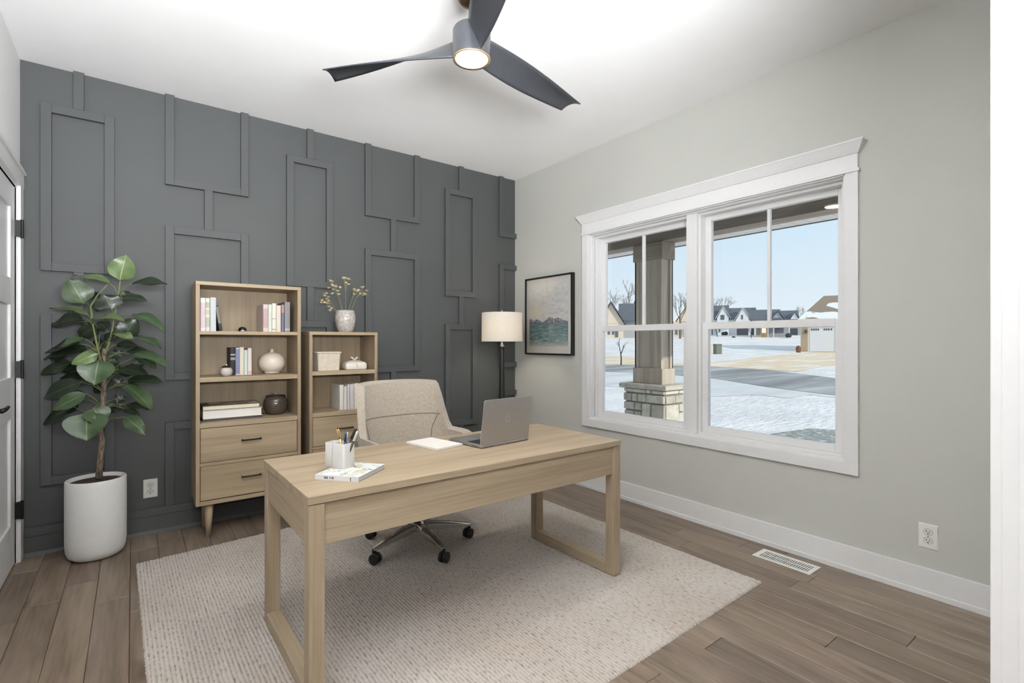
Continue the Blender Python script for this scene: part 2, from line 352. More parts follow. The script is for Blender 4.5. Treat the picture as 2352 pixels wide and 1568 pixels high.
for (g0, g1) in ((2.074, 2.839), (1.12, 1.886)):
    s = .044
    # unit frame stops
    MB().box(XR + .055, OX - .01, g0 - s - .012, g0 - s + .004, WZ0 + .012, WZ1 - .018).box(XR + .055, OX - .01, g1 + s - .004, g1 + s + .012, WZ0 + .012, WZ1 - .018).box(XR + .055, OX - .01, g0 - s, g1 + s, WZ1 - .034, WZ1 - .018).box(XR + .055, OX - .01, g0 - s, g1 + s, WZ0 + .012, WZ0 + .024).build('window_frame', M['white_paint'], w1, .001)
    up = MB().box(XR + .115, XR + .148, g0 - s, g0, 1.295, WZ1 - .034).box(XR + .115, XR + .148, g1, g1 + s, 1.295, WZ1 - .034).box(XR + .115, XR + .148, g0, g1, 2.028, WZ1 - .034).box(XR + .115, XR + .148, g0, g1, 1.295, 1.335)
    us = up.build('upper_sash', M['white_paint'], w1, .002)
    lo = MB().box(XR + .078, XR + .112, g0 - s, g0, WZ0 + .024, 1.338).box(XR + .078, XR + .112, g1, g1 + s, WZ0 + .024, 1.338).box(XR + .078, XR + .112, g0, g1, 1.293, 1.338).box(XR + .078, XR + .112, g0, g1, WZ0 + .024, .640)
    ls = lo.build('lower_sash', M['white_paint'], w1, .002)
    mc = (g0 + g1) / 2
    bx('muntin', M['white_paint'], us, XR + .120, XR + .143, mc - .0095, mc + .0095, 1.335, 2.028, .002)
    bx('pane', M['glass'], us, XR + .129, XR + .133, g0, mc - .0095, 1.335, 2.028)
    bx('pane', M['glass'], us, XR + .129, XR + .133, mc + .0095, g1, 1.335, 2.028)
    bx('pane', M['glass'], ls, XR + .093, XR + .097, g0, g1, .640, 1.293)

# ------------------------------------------------------------------ rug
def rug():
    BL, BR, TR, TL = Vector((.06, 1.17)), Vector((2.513, 1.240)), Vector((2.487, 3.60)), Vector((.013, 3.389))
    nu, nv = 1020, 420
    rng = np.random.default_rng(3)
    u = np.linspace(0, 1, nu + 1); v = np.linspace(0, 1, nv + 1); U, V = np.meshgrid(u, v)
    P = [(1 - U) * (1 - V) * BL[i] + U * (1 - V) * BR[i] + U * V * TR[i] + (1 - U) * V * TL[i] for i in (0, 1)]
    rib = np.abs(np.sin(U * 170 * pi))
    chunk = np.repeat(np.repeat(rng.random((nv // 3 + 2, 175)), 3, 0)[:nv + 1], 6, 1)[:, :nu + 1]
    Z = .004 + .0065 * rib ** .6 * (.45 + .55 * chunk)
    edge = (U < .0015) | (U > .9985) | (V < .001) | (V > .999)
    P[0] = P[0] + (rng.random(U.shape) - .5) * .004 * edge; P[1] = P[1] + (rng.random(U.shape) - .5) * .004 * edge
    Z[edge] = .0005
    vs = np.stack([P[0], P[1], Z], -1).reshape(-1, 3)
    i = np.arange(nu); j = np.arange(nv); I, J = np.meshgrid(i, j); a = (J * (nu + 1) + I).ravel()
    fs = np.stack([a, a + 1, a + nu + 2, a + nu + 1], -1)
    me = bpy.data.meshes.new('area_rug'); me.vertices.add(len(vs)); me.vertices.foreach_set('co', vs.ravel())
    me.loops.add(fs.size); me.loops.foreach_set('vertex_index', fs.ravel()); me.polygons.add(len(fs)); me.polygons.foreach_set('loop_start', np.arange(0, fs.size, 4))
    me.update(); me.validate(); me.materials.append(M['rug'])
    ul = me.uv_layers.new(name='UVMap'); uvs = np.stack([U, V], -1).reshape(-1, 2)[fs.ravel()]; ul.data.foreach_set('uv', uvs.ravel())
    o = bpy.data.objects.new('area_rug', me); COL.objects.link(o)
    tag(o, 'pale cream ribbed wool rug under the desk', 'rug')
rug()

# ------------------------------------------------------------------ desk
RZ = .011
def desk():
    w, dp, h = 1.5565, .6631, .7007 - RZ
    t = thing('desk', 'light oak desk with open sled legs', 'desk', (1.2303, 2.0424, RZ), .0093)
    X0, X1, Y0, Y1 = -w / 2, w / 2, -dp / 2, dp / 2
    bx('desk_top', M['oak_x'], t, X0, X1, Y0, Y1, h - .028, h, .002)
    L = .056; AZ = .52
    for xa, xb in ((X0, X0 + L), (X1 - L, X1)):
        for ya, yb in ((Y0, Y0 + L), (Y1 - L, Y1)): bx('leg', M['oak_z'], t, xa + (.003 if xa < 0 else 0), xb - (.003 if xa > 0 else 0), ya + (.003 if ya < 0 else 0), yb - (.003 if ya > 0 else 0), 0, h - .030, .002)
        bx('foot_rail', M['oak_y'], t, xa, xb, Y0 + L + .0005, Y1 - L - .0005, 0, .05, .002)
        bx('side_apron', M['oak_y'], t, xa + .008, xb - .008, Y0 + L + .001, Y1 - L - .001, AZ, h - .030, .001)
    bx('front_apron', M['oak_x'], t, X0 + L + .001, X1 - L - .001, Y0 + .009, Y0 + .03, AZ, h - .030, .001)
    bx('back_apron', M['oak_x'], t, X0 + L + .001, X1 - L - .001, Y1 - .025, Y1 - .003, AZ + .06, h - .0285, .001)
desk()
DT = .7007

# ------------------------------------------------------------------ bookcases
CY0, CY1 = 3.56, 3.872
def handle(parent, x, y, z, w):
    MB().tube([(x - w / 2, y - .022, z), (x + w / 2, y - .022, z)], .0048, 10).tube([(x - w / 2 + .006, y + .002, z), (x - w / 2 + .006, y - .022, z)], .005, 10).tube([(x + w / 2 - .006, y + .002, z), (x + w / 2 - .006, y - .022, z)], .005, 10).build('handle', M['black'], parent, smooth=True)
def bookcase(label, x0, x1, top, bot, shelves, drawers):
    xc = (x0 + x1) / 2; w = (x1 - x0) / 2; yd = CY1 - CY0; T = .022
    t = thing('bookcase', label, 'bookcase', (xc, CY0, 0))
    for s in (-1, 1): bx('side_panel', M['oakd_z'], t, *sorted((s * w, s * (w - T))), 0, yd, bot, top - T, .0015)
    bx('top_panel', M['oakd_x'], t, -w, w, 0, yd, top - T, top, .0015)
    bx('bottom_panel', M['oakd_x'], t, -w + T, w - T, 0, yd, bot, bot + .024, .0015)
    bx('back_panel', M['oakd_z'], t, -w + T, w - T, yd - .012, yd - .002, bot + .024, top - T)
    for z0, z1 in shelves: bx('shelf', M['oakd_x'], t, -w + T, w - T, .002, yd - .013, z0, z1, .001)
    for i, (z0, z1) in enumerate(drawers):
        d = bx('drawer', M['oakd_x'], t, -w + T + .003, w - T - .003, .004, .26, z0 + .003, z1 - .003, .0015)
        handle(d, 0, .004, (z0 + z1) / 2 + .012, .115)
    for i in range(len(drawers) - 1):
        a = drawers[i][0]; b = drawers[i + 1][1]; bx('drawer_rail', M['oakd_x'], t, -w + T, w - T, .002, .05, b, a, .0005)
    bx('drawer_liner', M['slot'], t, -w + T, w - T, .265, .275, drawers[-1][0], drawers[0][1])
    for sx in (-1, 1):
        for yy in (.05, yd - .05):
            px = sx * (w - .075)
            MB().tube([(px, yy, bot), (px + sx * .004, yy + (-.005 if yy < .1 else .005), .0)], [.026, .013], 16).build('leg', M['oakd_z'], t, smooth=True)
    return t
bookcase('tall oak bookcase beside the potted plant', .302, .907, 1.577, .209, [(1.2525, 1.274), (.961, .990), (.681, .710)], [(.468, .680), (.236, .448)])
bookcase('shorter oak bookcase behind the desk chair', .961, 1.448, 1.278, .209, [(.975, 1.003), (.687, .716)], [(.482, .686), (.236, .464)])

# books ---------------------------------------------------------------------
PAGE = plain('page_edges', srgb(236, 230, 218), .9, var=.03, scale=200)
def book(label, x, y, z, th, h, dep, col, parts_cols=None, tilt=0, rough=.6, group='books'):
    """standing book: spine at y, leaves to +y; x = left side"""
    t = thing('book', label, 'book', (x + th / 2, y, z), 0)
    if tilt: t.rotation_euler = (0, tilt, 0)
    m = plain('book_cloth', col, rough, var=.04, scale=60)
    a = th / 2 - .0004; c = .0022
    cv = MB().box(-a, -a + c, .002, dep, 0, h).box(a - c, a, .002, dep, 0, h)
    n = 6; pr = [(-a, .003)] + [(-a * cos(pi * i / n), .003 - .0035 * sin(pi * i / n)) for i in range(1, n)] + [(a, .003), (a, .005), (-a, .005)]
    cv.prism(pr, 0, h); cov = cv.build('cover', m, t)
    bx('page_block', PAGE, t, -a + c, a - c, .005, dep - .004, .003, h - .003)
    for (z0, z1, pc) in (parts_cols or []):
        mm = plain('spine_print', pc, .6, var=.06, scale=120)
        pp = [(-a * .97, .0022)] + [(-a * .97 * cos(pi * i / n), .0028 - .0041 * sin(pi * i / n)) for i in range(1, n)] + [(a * .97, .0022)]
        MB().prism(pp, z0 * h, z1 * h).build('spine_band', mm, cov)
    return t
def row(specs, y, z, dep, hpx_base):
    mute = lambda c: tuple(.72 * c[i] + .28 * (.3 * c[0] + .6 * c[1] + .1 * c[2]) for i in range(3)) + (1,)
    for label, p0, p1, ytop, col, bands in specs:
        col = mute(col); bands = [(q0, q1, mute(qc)) for q0, q1, qc in bands]
        x0 = ony(p0, 784, y).x; x1 = ony(p1, 784, y).x
        d = (ony((p0 + p1) / 2, 784, y) - EYE).dot(FW)
        h = (hpx_base - ytop) / F * d
        book(label, x0, y, z, x1 - x0, h, dep, col, bands)
s = srgb
row([('white book with faint pink spine, first on the top shelf', 460.3, 471.8, 683, s(226, 213, 218), [(.1, .85, s(214, 190, 198))]),
     ('cream book with green lettered spine on the top shelf', 472.3, 482.2, 683.5, s(214, 208, 184), [(.12, .42, s(176, 182, 152)), (.5, .66, s(186, 190, 160)), (.7, .88, s(170, 178, 150))]),
     ('pale silver grey book standing beside the leaning black one', 483, 496.4, 682, s(190, 197, 198), [])], 3.60, 1.274, .19, 759.5)
b = book('black book leaning open with a white curved edge, top shelf', ony(504.5, 0, 3.60).x, 3.61, 1.2765, .018, .160, .19, s(42, 38, 35), [(.3, .95, s(120, 118, 112))], tilt=-.15)
row([('faded pink book at the right group, top shelf', 604.5, 616.3, 697, s(207, 186, 180), [(.15, .85, s(190, 150, 146))]),
     ('pale mint green book, top shelf right group', 616.6, 624.6, 697, s(201, 209, 192), []),
     ('ivory book with a thin curling line on its spine', 624.9, 634.6, 694.5, s(214, 212, 192), [(.45, .47, s(130, 130, 110)), (.08, .1, s(90, 88, 70))]),
     ('peach beige book beside the blue and coral one', 635, 645.2, 699, s(212, 196, 174), []),
     ('slate blue book with coral top on its spine', 646, 653.4, 697, s(98, 102, 128), [(.70, .97, s(176, 120, 108))]),
     ('tall cool grey book at the right end, top shelf', 654, 666.4, 691, s(128, 126, 130), [(.05, .12, s(170, 165, 160))])], 3.62, 1.274, .20, 760)
row([('black book with white emblem on the middle shelf', 529, 541.2, 798, s(32, 27, 25), [(.72, .76, s(190, 190, 188)), (.55, .64, s(140, 150, 155))]),
     ('white book with lilac blue spine stripe, middle shelf', 541.5, 550.3, 799, s(198, 198, 206), [(.05, .95, s(128, 130, 168))]),
     ('cream yellow book on the middle shelf', 550.6, 560.4, 798, s(222, 212, 184), []),
     ('short pale aqua book on the middle shelf', 560.8, 568.6, 805, s(202, 216, 208), []),
     ('off-white book with peach foot, end of middle shelf', 569, 578.2, 801, s(222, 206, 192), [(.03, .14, s(214, 172, 158))])], 3.69, .990, .15, 862)
row([('thick white book, first on the short bookcase', 780.3, 789.3, 883, s(224, 219, 208), []),
     ('pale green-cream book on the short bookcase', 789.8, 797.5, 887, s(212, 210, 190), []),
     ('pale blue-grey book on the short bookcase', 798, 803.9, 883, s(196, 202, 210), []),
     ('blush pink book on the short bookcase', 804.2, 814, 883, s(212, 196, 196), []),
     ('cream book beside the chair back, short bookcase', 814.4, 824, 882, s(226, 218, 206), [])], 3.63, .716, .20, 940)
# stack of large books
def flatbook(label, x0, x1, y0, y1, z, th, col, pcol=None, rz=0):
    t = thing('large_book', label, 'book', ((x0 + x1) / 2, (y0 + y1) / 2, z), rz)
    w = (x1 - x0) / 2; dd = (y1 - y0) / 2; m = plain('book_board', col, .5, var=.05, scale=40); c = .003
    MB().box(-w, w, -dd, dd, 0, c).box(-w, w, -dd, dd, th - c, th).box(-w, -w + c, -dd, dd, c, th - c).build('cover', m, t)
    bx('page_block', pcol or PAGE, t, -w + c, w - .006, -dd + .004, dd - .006, c, th - c)
    return t
flatbook('thin black-covered book at the bottom of the flat stack', .345, .682, 3.640, 3.85, .710, .014, s(38, 36, 35), plain('dark_pages', s(96, 92, 88), .8))
flatbook('thick white book in the middle of the flat stack', .347, .684, 3.638, 3.85, .7243, .052, s(228, 222, 216), plain('white_pages', s(236, 231, 225), .8, scale=150))
top = flatbook('dark-covered book on top of the flat stack', .345, .672, 3.645, 3.845, .7766, .030, s(52, 48, 36), plain('cream_pages', s(226, 216, 194), .8, scale=150))
nn = N('floral_cover'); v = nn.coords((9, 14, 1)); nn.set(nn.ramp(nn.noise(v, 1.1, 1), [(.52, s(48, 44, 32)), (.6, s(196, 180, 150))]), .35)
bx('cover_print', nn.m, top, -.12, .155, -.095, .09, .030, .0304)

# ornaments ------------------------------------------------------------------
def lathe_thing(name, label, cat, loc, prof, m, n=40):
    t = MB().lathe(prof, (0, 0, 0), n).build(name, m, None, smooth=True); t.location = loc; tag(t, label, cat); return t
def marble(name, c0, c1, sc, rough=.35):
    n = N(name); f = n.noise(n.coords(), sc, 6, .65, 2.0); n.set(n.ramp(f, [(.38, c0), (.5, c1), (.62, c0)]), rough); return n.m
p = onz(624.5, 857, .990); q = .084
prof = [(.03, 0), (.05, .004)] + [(q * cos(a) ** .9, .073 + .073 * sin(a)) for a in [R(x) for x in range(-60, 76, 9)]] + [(.0175, .146), (.012, .158), (.009, .166), (.006, .169), (.003, .170)]
lathe_thing('round_vase', 'round cream vase with a tiny pointed neck, middle shelf', 'vase', (p.x, p.y, .990), prof, M['cream_ceramic'])
p = onz(520, 863.5, .990)
o = thing('lidded_jar', 'tiny marbled round jar with black lid, middle shelf', 'jar', (p.x, p.y, .990))
MB().lathe([(.018, 0), (.028, .006), (.035, .022), (.0335, .04), (.027, .054), (.02, .058)], (0, 0, 0), 28).build('jar_body', marble('grey_marble', s(222, 214, 206), s(168, 158, 150), 40), o, smooth=True)
MB().lathe([(.027, .054), (.029, .057), (.02, .064), (.006, .068)], (0, 0, 0), 24).build('lid', M['black'], o, smooth=True)
MB().lathe([(.003, .067), (.005, .071), (.004, .076), (.001, .077)], (0, 0, 0), 12).build('knob', M['cream_ceramic'], o, smooth=True)
p = onz(633, 950, .710)
o = thing('glass_pot', 'dark smoky speckled round pot with a light finial', 'pot', (p.x, p.y, .710))
MB().lathe([(.045, 0), (.06, .008), (.075, .04), (.078, .07), (.073, .1), (.06, .122), (.055, .124)], (0, 0, 0), 40).build('pot_body', marble('smoky_glass', s(50, 44, 37), s(88, 80, 70), 60, .1), o, smooth=True)
MB().lathe([(.064, .1235), (.064, .127), (.05, .132), (.01, .135)], (0, 0, 0), 32).build('lid', plain('smoky_lid', s(48, 42, 36), .2), o, smooth=True)
MB().tube([(-.012, 0, .152), (-.004, 0, .144), (0, 0, .134)], [.004, .005, .004], 8).tube([(.012, 0, .149), (.004, 0, .143), (0, 0, .134)], [.004, .005, .004], 8).build('finial', plain('pewter', s(190, 186, 178), .3, .7), o, smooth=True)
p = ony(557, 759, 3.70)
o = thing('paperweight', 'small black and silver dome on the top shelf', 'ornament', (p.x, 3.70, 1.274))
MB().lathe([(.024, 0), (.025, .01), (.022, .022), (.016, .029), (.004, .032)], (0, 0, 0), 24).build('dome', plain('black_gloss', s(24, 22, 22), .15), o, smooth=True)
MB().lathe([(.0245, .0), (.0262, .004), (.0262, .008), (.0245, .011)], (0, 0, 0), 24, cap=False).build('silver_band', M['chrome'], o, smooth=True)

# basket and gift-shaped box
x0, x1 = ony(729, 0, 3.62).x, ony(783, 0, 3.62).x
o = thing('storage_basket', 'tapered cream woven storage basket', 'basket', ((x0 + x1) / 2, 3.70, 1.003))
bm_ = fabric('basket_weave', s(196, 184, 164), s(222, 212, 195), 260); w = (x1 - x0) / 2
def rrect(w, d, r, n=5):
    out = []
    for cx, cy, a0 in ((w - r, d - r, 0), (-w + r, d - r, 90), (-w + r, -d + r, 180), (w - r, -d + r, 270)):
        for i in range(n + 1): a = R(a0 + 90 * i / n); out.append((cx + r * cos(a), cy + r * sin(a)))
    return out
def loft(mb, rings, cap0=True, cap1=True):
    n = len(rings[0]); base = len(mb.v); vs = [p for r_ in rings for p in r_]
    fs = [(j * n + i, j * n + (i + 1) % n, (j + 1) * n + (i + 1) % n, (j + 1) * n + i) for j in range(len(rings) - 1) for i in range(n)]
    if cap0: fs.append(tuple(range(n - 1, -1, -1)))
    if cap1: fs.append(tuple(range((len(rings) - 1) * n, len(rings) * n)))
    return mb.add(vs, fs)
rr = lambda w, d, r, z: [(x, y, z) for x, y in rrect(w, d, r)]
loft(MB(), [rr(w - .008, .075, .012, 0), rr(w, .085, .014, .128), rr(w - .006, .079, .012, .128), rr(w - .013, .07, .010, .006)]).build('basket_body', bm_, o)
loft(MB(), [rr(w + .001, .086, .014, .122), rr(w + .006, .091, .016, .124), rr(w + .006, .091, .016, .133), rr(w + .001, .086, .014, .1345), rr(w - .006, .079, .012, .132)], False, False).build('rim', bm_, o)
x0, x1 = ony(791.5, 0, 3.66).x, ony(840.5, 0, 3.66).x; w = (x1 - x0) / 2
o = thing('trinket_box', 'small white domed box with a bow knob', 'box', ((x0 + x1) / 2, 3.68, 1.003))
loft(MB(), [rr(w - .006, .05, .015, 0), rr(w, .056, .02, .008), rr(w, .056, .02, .042), rr(w - .012, .046, .018, .054), rr(w - .04, .022, .012, .064), rr(w - .06, .008, .005, .067)]).build('box_body', plain('glazed_white', s(226, 220, 210), .3, var=.02), o, smooth=True)
MB().tube([(0, 0, .065), (-.012, -.004, .082), (-.03, -.006, .092)], [.006, .008, .004], 8).tube([(0, 0, .065), (.01, -.004, .08), (.016, -.006, .09), (.022, -.006, .078)], [.006, .007, .008, .004], 8).build('bow', M['cream_ceramic'], o, smooth=True)
MB().tube([(0, -.057, .01), (0, -.057, .042), (0, -.04, .056), (0, 0, .069)], [.003, .003, .004, .004], 8).build('ribbon', M['cream_ceramic'], o, smooth=True)

# vase with dried flowers on the short bookcase
p = ony(793.5, 760, 3.70); VZ = 1.278
mv = marble('mottled_glaze', s(206, 200, 194), s(150, 142, 135), 26, .22)
vase = MB().lathe([(.045, 0), (.052, .004), (.066, .045), (.073, .09), (.072, .125), (.064, .157), (.061, .162), (.056, .161), (.060, .15), (.062, .12), (.045, .02)], (0, 0, 0), 40).build('flower_vase', mv, None, smooth=True)
vase.location = (p.x, p.y, VZ); tag(vase, 'mottled grey glazed vase on the short bookcase', 'vase')
petal = plain('cream_petal', s(226, 208, 160), .7, var=.08); leafm = plain('sage_stem', s(120, 124, 92), .7)
sprays = [('outermost left drooping flower stem in the vase', [(-.055, .055, .235), (-.12, .01, .225)], (752, 697)),
          ('low left flower stem reaching sideways from the vase', [], (745, 680)),
          ('upper left flower stem with a full blossom cluster', [], (763, 648)),
          ('left inner flower stem with pale buds', [], (772, 660)),
          ('tallest upright flower stem in the vase', [], (793, 640)),
          ('right flower stem leaning over the vase rim', [], (815, 668)),
          ('outermost right flower stem in the vase', [], (832, 660))]
for i, (lab, _, tip) in enumerate(sprays):
    T = ony(tip[0], tip[1], 3.70 + (i % 3 - 1) * .03)
    b0 = Vector((p.x + (i - 3) * .004, p.y + .004 * (i % 2), VZ + .03))
    t = thing('dried_flower', lab, 'flower', b0, 0, 'dried flowers in the vase')
    tip_l = T - b0; mid = Vector((tip_l.x * .28, tip_l.y * .4, tip_l.z * .6))
    pts = []
    for k in range(8):
        u = k / 7; pts.append(mid * (2 * u * (1 - u)) + tip_l * (u * u))
    MB().tube(pts, [.0028 - .0014 * k / 7 for k in range(8)], 6).build('stem', leafm, t, smooth=True)
    random.seed(100 + i)
    heads = [tip_l] + [tip_l + Vector((random.uniform(-.032, .032), random.uniform(-.02, .02), random.uniform(-.06, .02))) for _ in range(6)]
    tw = MB()
    for hpt in heads[1:]: tw.tube([pts[5], (Vector(pts[6]) + hpt) * .5, hpt], [.001, .001, .0008], 5)
    tw.build('twigs', leafm, t)
    for hpt in heads:
        fb = MB()
        for k in range(5):
            a = 2 * pi * k / 5 + random.random(); el = random.uniform(.1, .9); dv = Vector((cos(a) * cos(el), sin(a) * cos(el), sin(el))); sd = dv.cross(Vector((0, 0, 1))).normalized(); L = random.uniform(.014, .022)
            up = sd.cross(dv).normalized()
            pa = hpt + dv * L * .5
            fb.add([hpt, pa + sd * L * .36 + up * .002, hpt + dv * L, pa - sd * L * .36 + up * .002, pa - up * .002], [(0, 1, 4), (1, 2, 4), (2, 3, 4), (3, 0, 4)])
        fb.build('blossom', petal, t, fix=False)

# ------------------------------------------------------------------ potted rubber plant
PC = Vector((-.165, 3.68, 0)); PD = 2.832
def pt(px, py, dd=0): return at(px, py, PD + dd)
pot = thing('plant_pot', 'tall white cylindrical planter with rounded base', 'plant pot', PC)
rp = .137
MB().lathe([(.02, 0), (.085, 0), (.108, .006), (.124, .02), (.133, .045), (rp, .085), (rp, .432), (rp - .003, .438), (rp - .008, .44), (rp - .013, .437), (rp - .015, .40), (.02, .395)], (0, 0, 0), 64).build('pot_body', M['white_ceramic'], pot, smooth=True)
n = N('potting_soil'); f = n.noise(n.coords(), 90, 5, .7); n.set(n.ramp(f, [(.35, s(34, 26, 20)), (.65, s(84, 66, 52))]), .95); n.bump(f, 1, .01)
def soilf(u, v):
    a = 2 * pi * u; r = (rp - .0135) * v; return (r * cos(a), r * sin(a), .418 + .006 * (1 - v) + random.uniform(-.003, .003) * (v < .99))
so = MB().grid(soilf, 48, 14).build('soil', n.m, pot); tag(so, None, None, None, 'stuff')
PB = pt(229, 1092)
plant = thing('rubber_plant', 'bushy rubber plant with large dark green leaves', 'plant', (PC.x, PC.y, .42))
base = Vector(plant.location)
nb = N('plant_bark'); f = nb.noise(nb.coords((1, 1, .25)), 120, 4, .6); nb.set(nb.ramp(f, [(.35, s(86, 74, 61)), (.62, s(146, 130, 111))]), .9); nb.bump(f, .8, .004)
ng = plain('green_stem', s(112, 122, 76), .6, var=.12)
trunk_px = [(227, 1097), (231, 1050), (235, 1010), (229, 975), (236, 935), (238, 900), (241, 862), (238, 830), (240, 800)]
tpts = [pt(*q) for q in trunk_px]
MB().tube([q - base for q in tpts], [.017, .0145, .0135, .013, .0125, .012, .011, .010, .008], 12).build('trunk', nb.m, plant, smooth=True)
bl = [pt(238, 850), pt(226, 807), pt(213, 744), pt(208, 703), pt(226, 675), pt(247, 653)]
br = [pt(240, 815), pt(250, 790, .02), pt(257, 765, .02), pt(262, 733, .02), pt(272, 678, .01), pt(276, 645, 0)]
MB().tube([q - base for q in bl], [.008, .006, .005, .005, .004, .003], 8).build('branch', ng, plant, smooth=True)
MB().tube([q - base for q in br], [.008, .007, .006, .005, .004, .003], 8).build('branch', ng, plant, smooth=True)
def leaf_mat(name, lo, hi, rib):
    n = N(name); uv = n.n('UVMap'); sp = n.n('SeparateXYZ'); n.l(uv.outputs[0], sp.inputs[0])
    d = n.math('ABSOLUTE', n.math('SUBTRACT', sp.outputs[0], .5))
    ribm = n.math('LESS_THAN', d, .02)
    vein = n.math('SINE', n.math('MULTIPLY', n.math('ADD', sp.outputs[1], n.math('MULTIPLY', d, -.5)), 75))
    veinm = n.math('MULTIPLY', n.math('GREATER_THAN', vein, .93), .35)
    f = n.noise(n.coords(), 18, 3)
    c = n.ramp(f, [(.3, lo), (.7, hi)]); c = n.mix(c, rib, n.math('MAXIMUM', n.math('MULTIPLY', ribm, .8), veinm))
    n.set(c, .32, 0, .5); n.bump(veinm, .2, .002); return n.m
LM = {'l': leaf_mat('leaf_light', s(80, 102, 62), s(104, 124, 78), s(156, 164, 112)), 'm': leaf_mat('leaf_green', s(46, 66, 42), s(66, 86, 56), s(120, 134, 92)), 'd': leaf_mat('leaf_dark', s(24, 34, 24), s(38, 50, 34), s(78, 92, 60))}  # light, mid and dark leaf tones; dark leaves sit mostly further back
Z1 = lambda x, y: (80 + x / 6.03, 570 + y / 6.03); Z2 = lambda x, y: (80 + x / 4.75, 780 + y / 4.75)
LV = [(Z1(1180, 440), Z1(1268, 92), 46, 'l', 0, 0), (Z1(1345, 490), Z1(1835, 500), 16, 'd', 0, .03), (Z1(1040, 490), Z1(530, 378), 11, 'l', 0, -.03), (Z1(670, 765), Z1(470, 420), 50, 'm', -.05, -.08),
      (Z1(1062, 842), Z1(960, 640), 48, 'd', -.02, -.04), (Z1(1210, 695), Z1(1560, 730), 18, 'd', -.02, -.02), (Z1(1150, 645), Z1(1378, 632), 14, 'd', .04, .08), (Z1(740, 920), Z1(205, 832), 10, 'l', -.02, -.06),
      (Z1(662, 985), Z1(222, 1072), 23, 'd', 0, .02), (Z1(790, 980), Z1(1240, 1008), 11, 'l', -.06, -.10), (Z1(1360, 912), Z1(1795, 1138), 20, 'm', 0, -.02), (Z1(1252, 1205), Z1(1405, 968), 38, 'd', -.04, -.02),
      (Z1(860, 1090), Z1(606, 1225), 28, 'd', .03, .06), (Z1(1340, 1212), Z1(1748, 1392), 13, 'm', -.02, -.04), (Z1(705, 1258), Z1(285, 1392), 12, 'm', -.05, -.08), (Z1(620, 1325), Z1(150, 1452), 16, 'd', 0, .03),
      (Z1(725, 1412), Z1(128, 1548), 18, 'd', -.02, -.01), (Z2(690, 152), Z2(400, 268), 24, 'l', -.10, -.15), (Z1(1165, 1200), Z1(950, 1252), 20, 'd', .02, .04), (Z1(1085, 1190), Z1(1365, 1262), 14, 'l', -.05, -.09),
      (Z1(1130, 1330), Z1(1442, 1362), 17, 'd', .03, .05), (Z1(1260, 1432), Z1(1625, 1450), 13, 'd', .04, .06), (Z2(697, 222), Z2(648, 495), 57, 'm', -.09, -.13), (Z2(405, 255), Z2(66, 384), 23, 'd', .0, .0),
      (Z2(548, 305), Z2(302, 345), 18, 'd', .02, .04), (Z2(548, 398), Z2(276, 418), 17, 'd', .04, .06), (Z2(505, 462), Z2(95, 640), 33, 'd', -.03, -.04), (Z2(560, 590), Z2(190, 768), 27, 'm', -.08, -.13),
      (Z2(425, 732), Z2(98, 930), 25, 'd', -.01, .01), (Z2(570, 795), Z2(566, 1100), 68, 'm', -.10, -.14), (Z2(640, 742), Z2(728, 925), 44, 'm', -.08, -.09), (Z2(415, 895), Z2(338, 1000), 15, 'd', .06, .06),
      (Z2(870, 205), Z2(820, 392), 28, 'd', .02, .02), (Z2(910, 318), Z2(1242, 388), 23, 'd', -.02, -.03), (Z2(918, 362), Z2(1142, 378), 15, 'd', .0, .02), (Z2(1040, 155), Z2(1445, 292), 20, 'm', -.05, -.09),
      (Z2(1100, 185), Z2(1325, 322), 16, 'm', -.04, -.06), (Z2(1010, 450), Z2(1405, 465), 20, 'd', .01, .04), (Z2(965, 485), Z2(1282, 780), 26, 'm', -.04, -.07), (Z2(1010, 490), Z2(1188, 600), 17, 'd', .02, .03),
      (Z2(980, 710), Z2(1240, 768), 12, 'd', .02, .04), (Z2(990, 842), Z2(1215, 1040), 28, 'm', -.03, -.05), (Z2(970, 748), Z2(1150, 842), 15, 'd', .0, .0), (Z2(775, 742), Z2(965, 702), 13, 'd', .05, .09),
      (Z2(790, 772), Z2(970, 745), 13, 'd', .03, .05), (Z2(520, 560), Z2(410, 660), 20, 'd', .05, .08), (Z2(720, 500), Z2(640, 560), 22, 'd', .05, .08), (Z1(880, 700), Z1(760, 600), 20, 'd', .04, .06),
      (Z1(800, 830), Z1(960, 800), 18, 'd', .05, .07), (Z1(640, 1000), Z1(790, 1080), 16, 'd', .03, .05), (Z1(960, 1300), Z1(790, 1330), 18, 'd', .06, .08), (Z2(820, 180), Z2(980, 130), 20, 'd', .06, .1),
      (Z1(1000, 1120), Z1(880, 1020), 26, 'd', .05, .07), (Z1(1090, 1080), Z1(1230, 1160), 24, 'd', .05, .08), (Z2(640, 120), Z2(540, 220), 26, 'd', .04, .07), (Z2(780, 260), Z2(900, 360), 30, 'd', .04, .06), (Z2(600, 330), Z2(430, 300), 26, 'd', .05, .08),
      (Z2(700, 420), Z2(560, 470), 26, 'd', .06, .08), (Z2(830, 420), Z2(960, 500), 24, 'd', .06, .09), (Z2(480, 640), Z2(300, 800), 28, 'd', .03, .05), (Z2(860, 650), Z2(1000, 640), 20, 'd', .05, .08), (Z2(1060, 300), Z2(1200, 240), 20, 'd', .04, .07), (Z2(330, 130), Z2(180, 230), 24, 'd', .03, .05), (Z1(900, 1180), Z1(720, 1140), 24, 'd', .04, .07)]
allst = tpts[3:] + bl + br
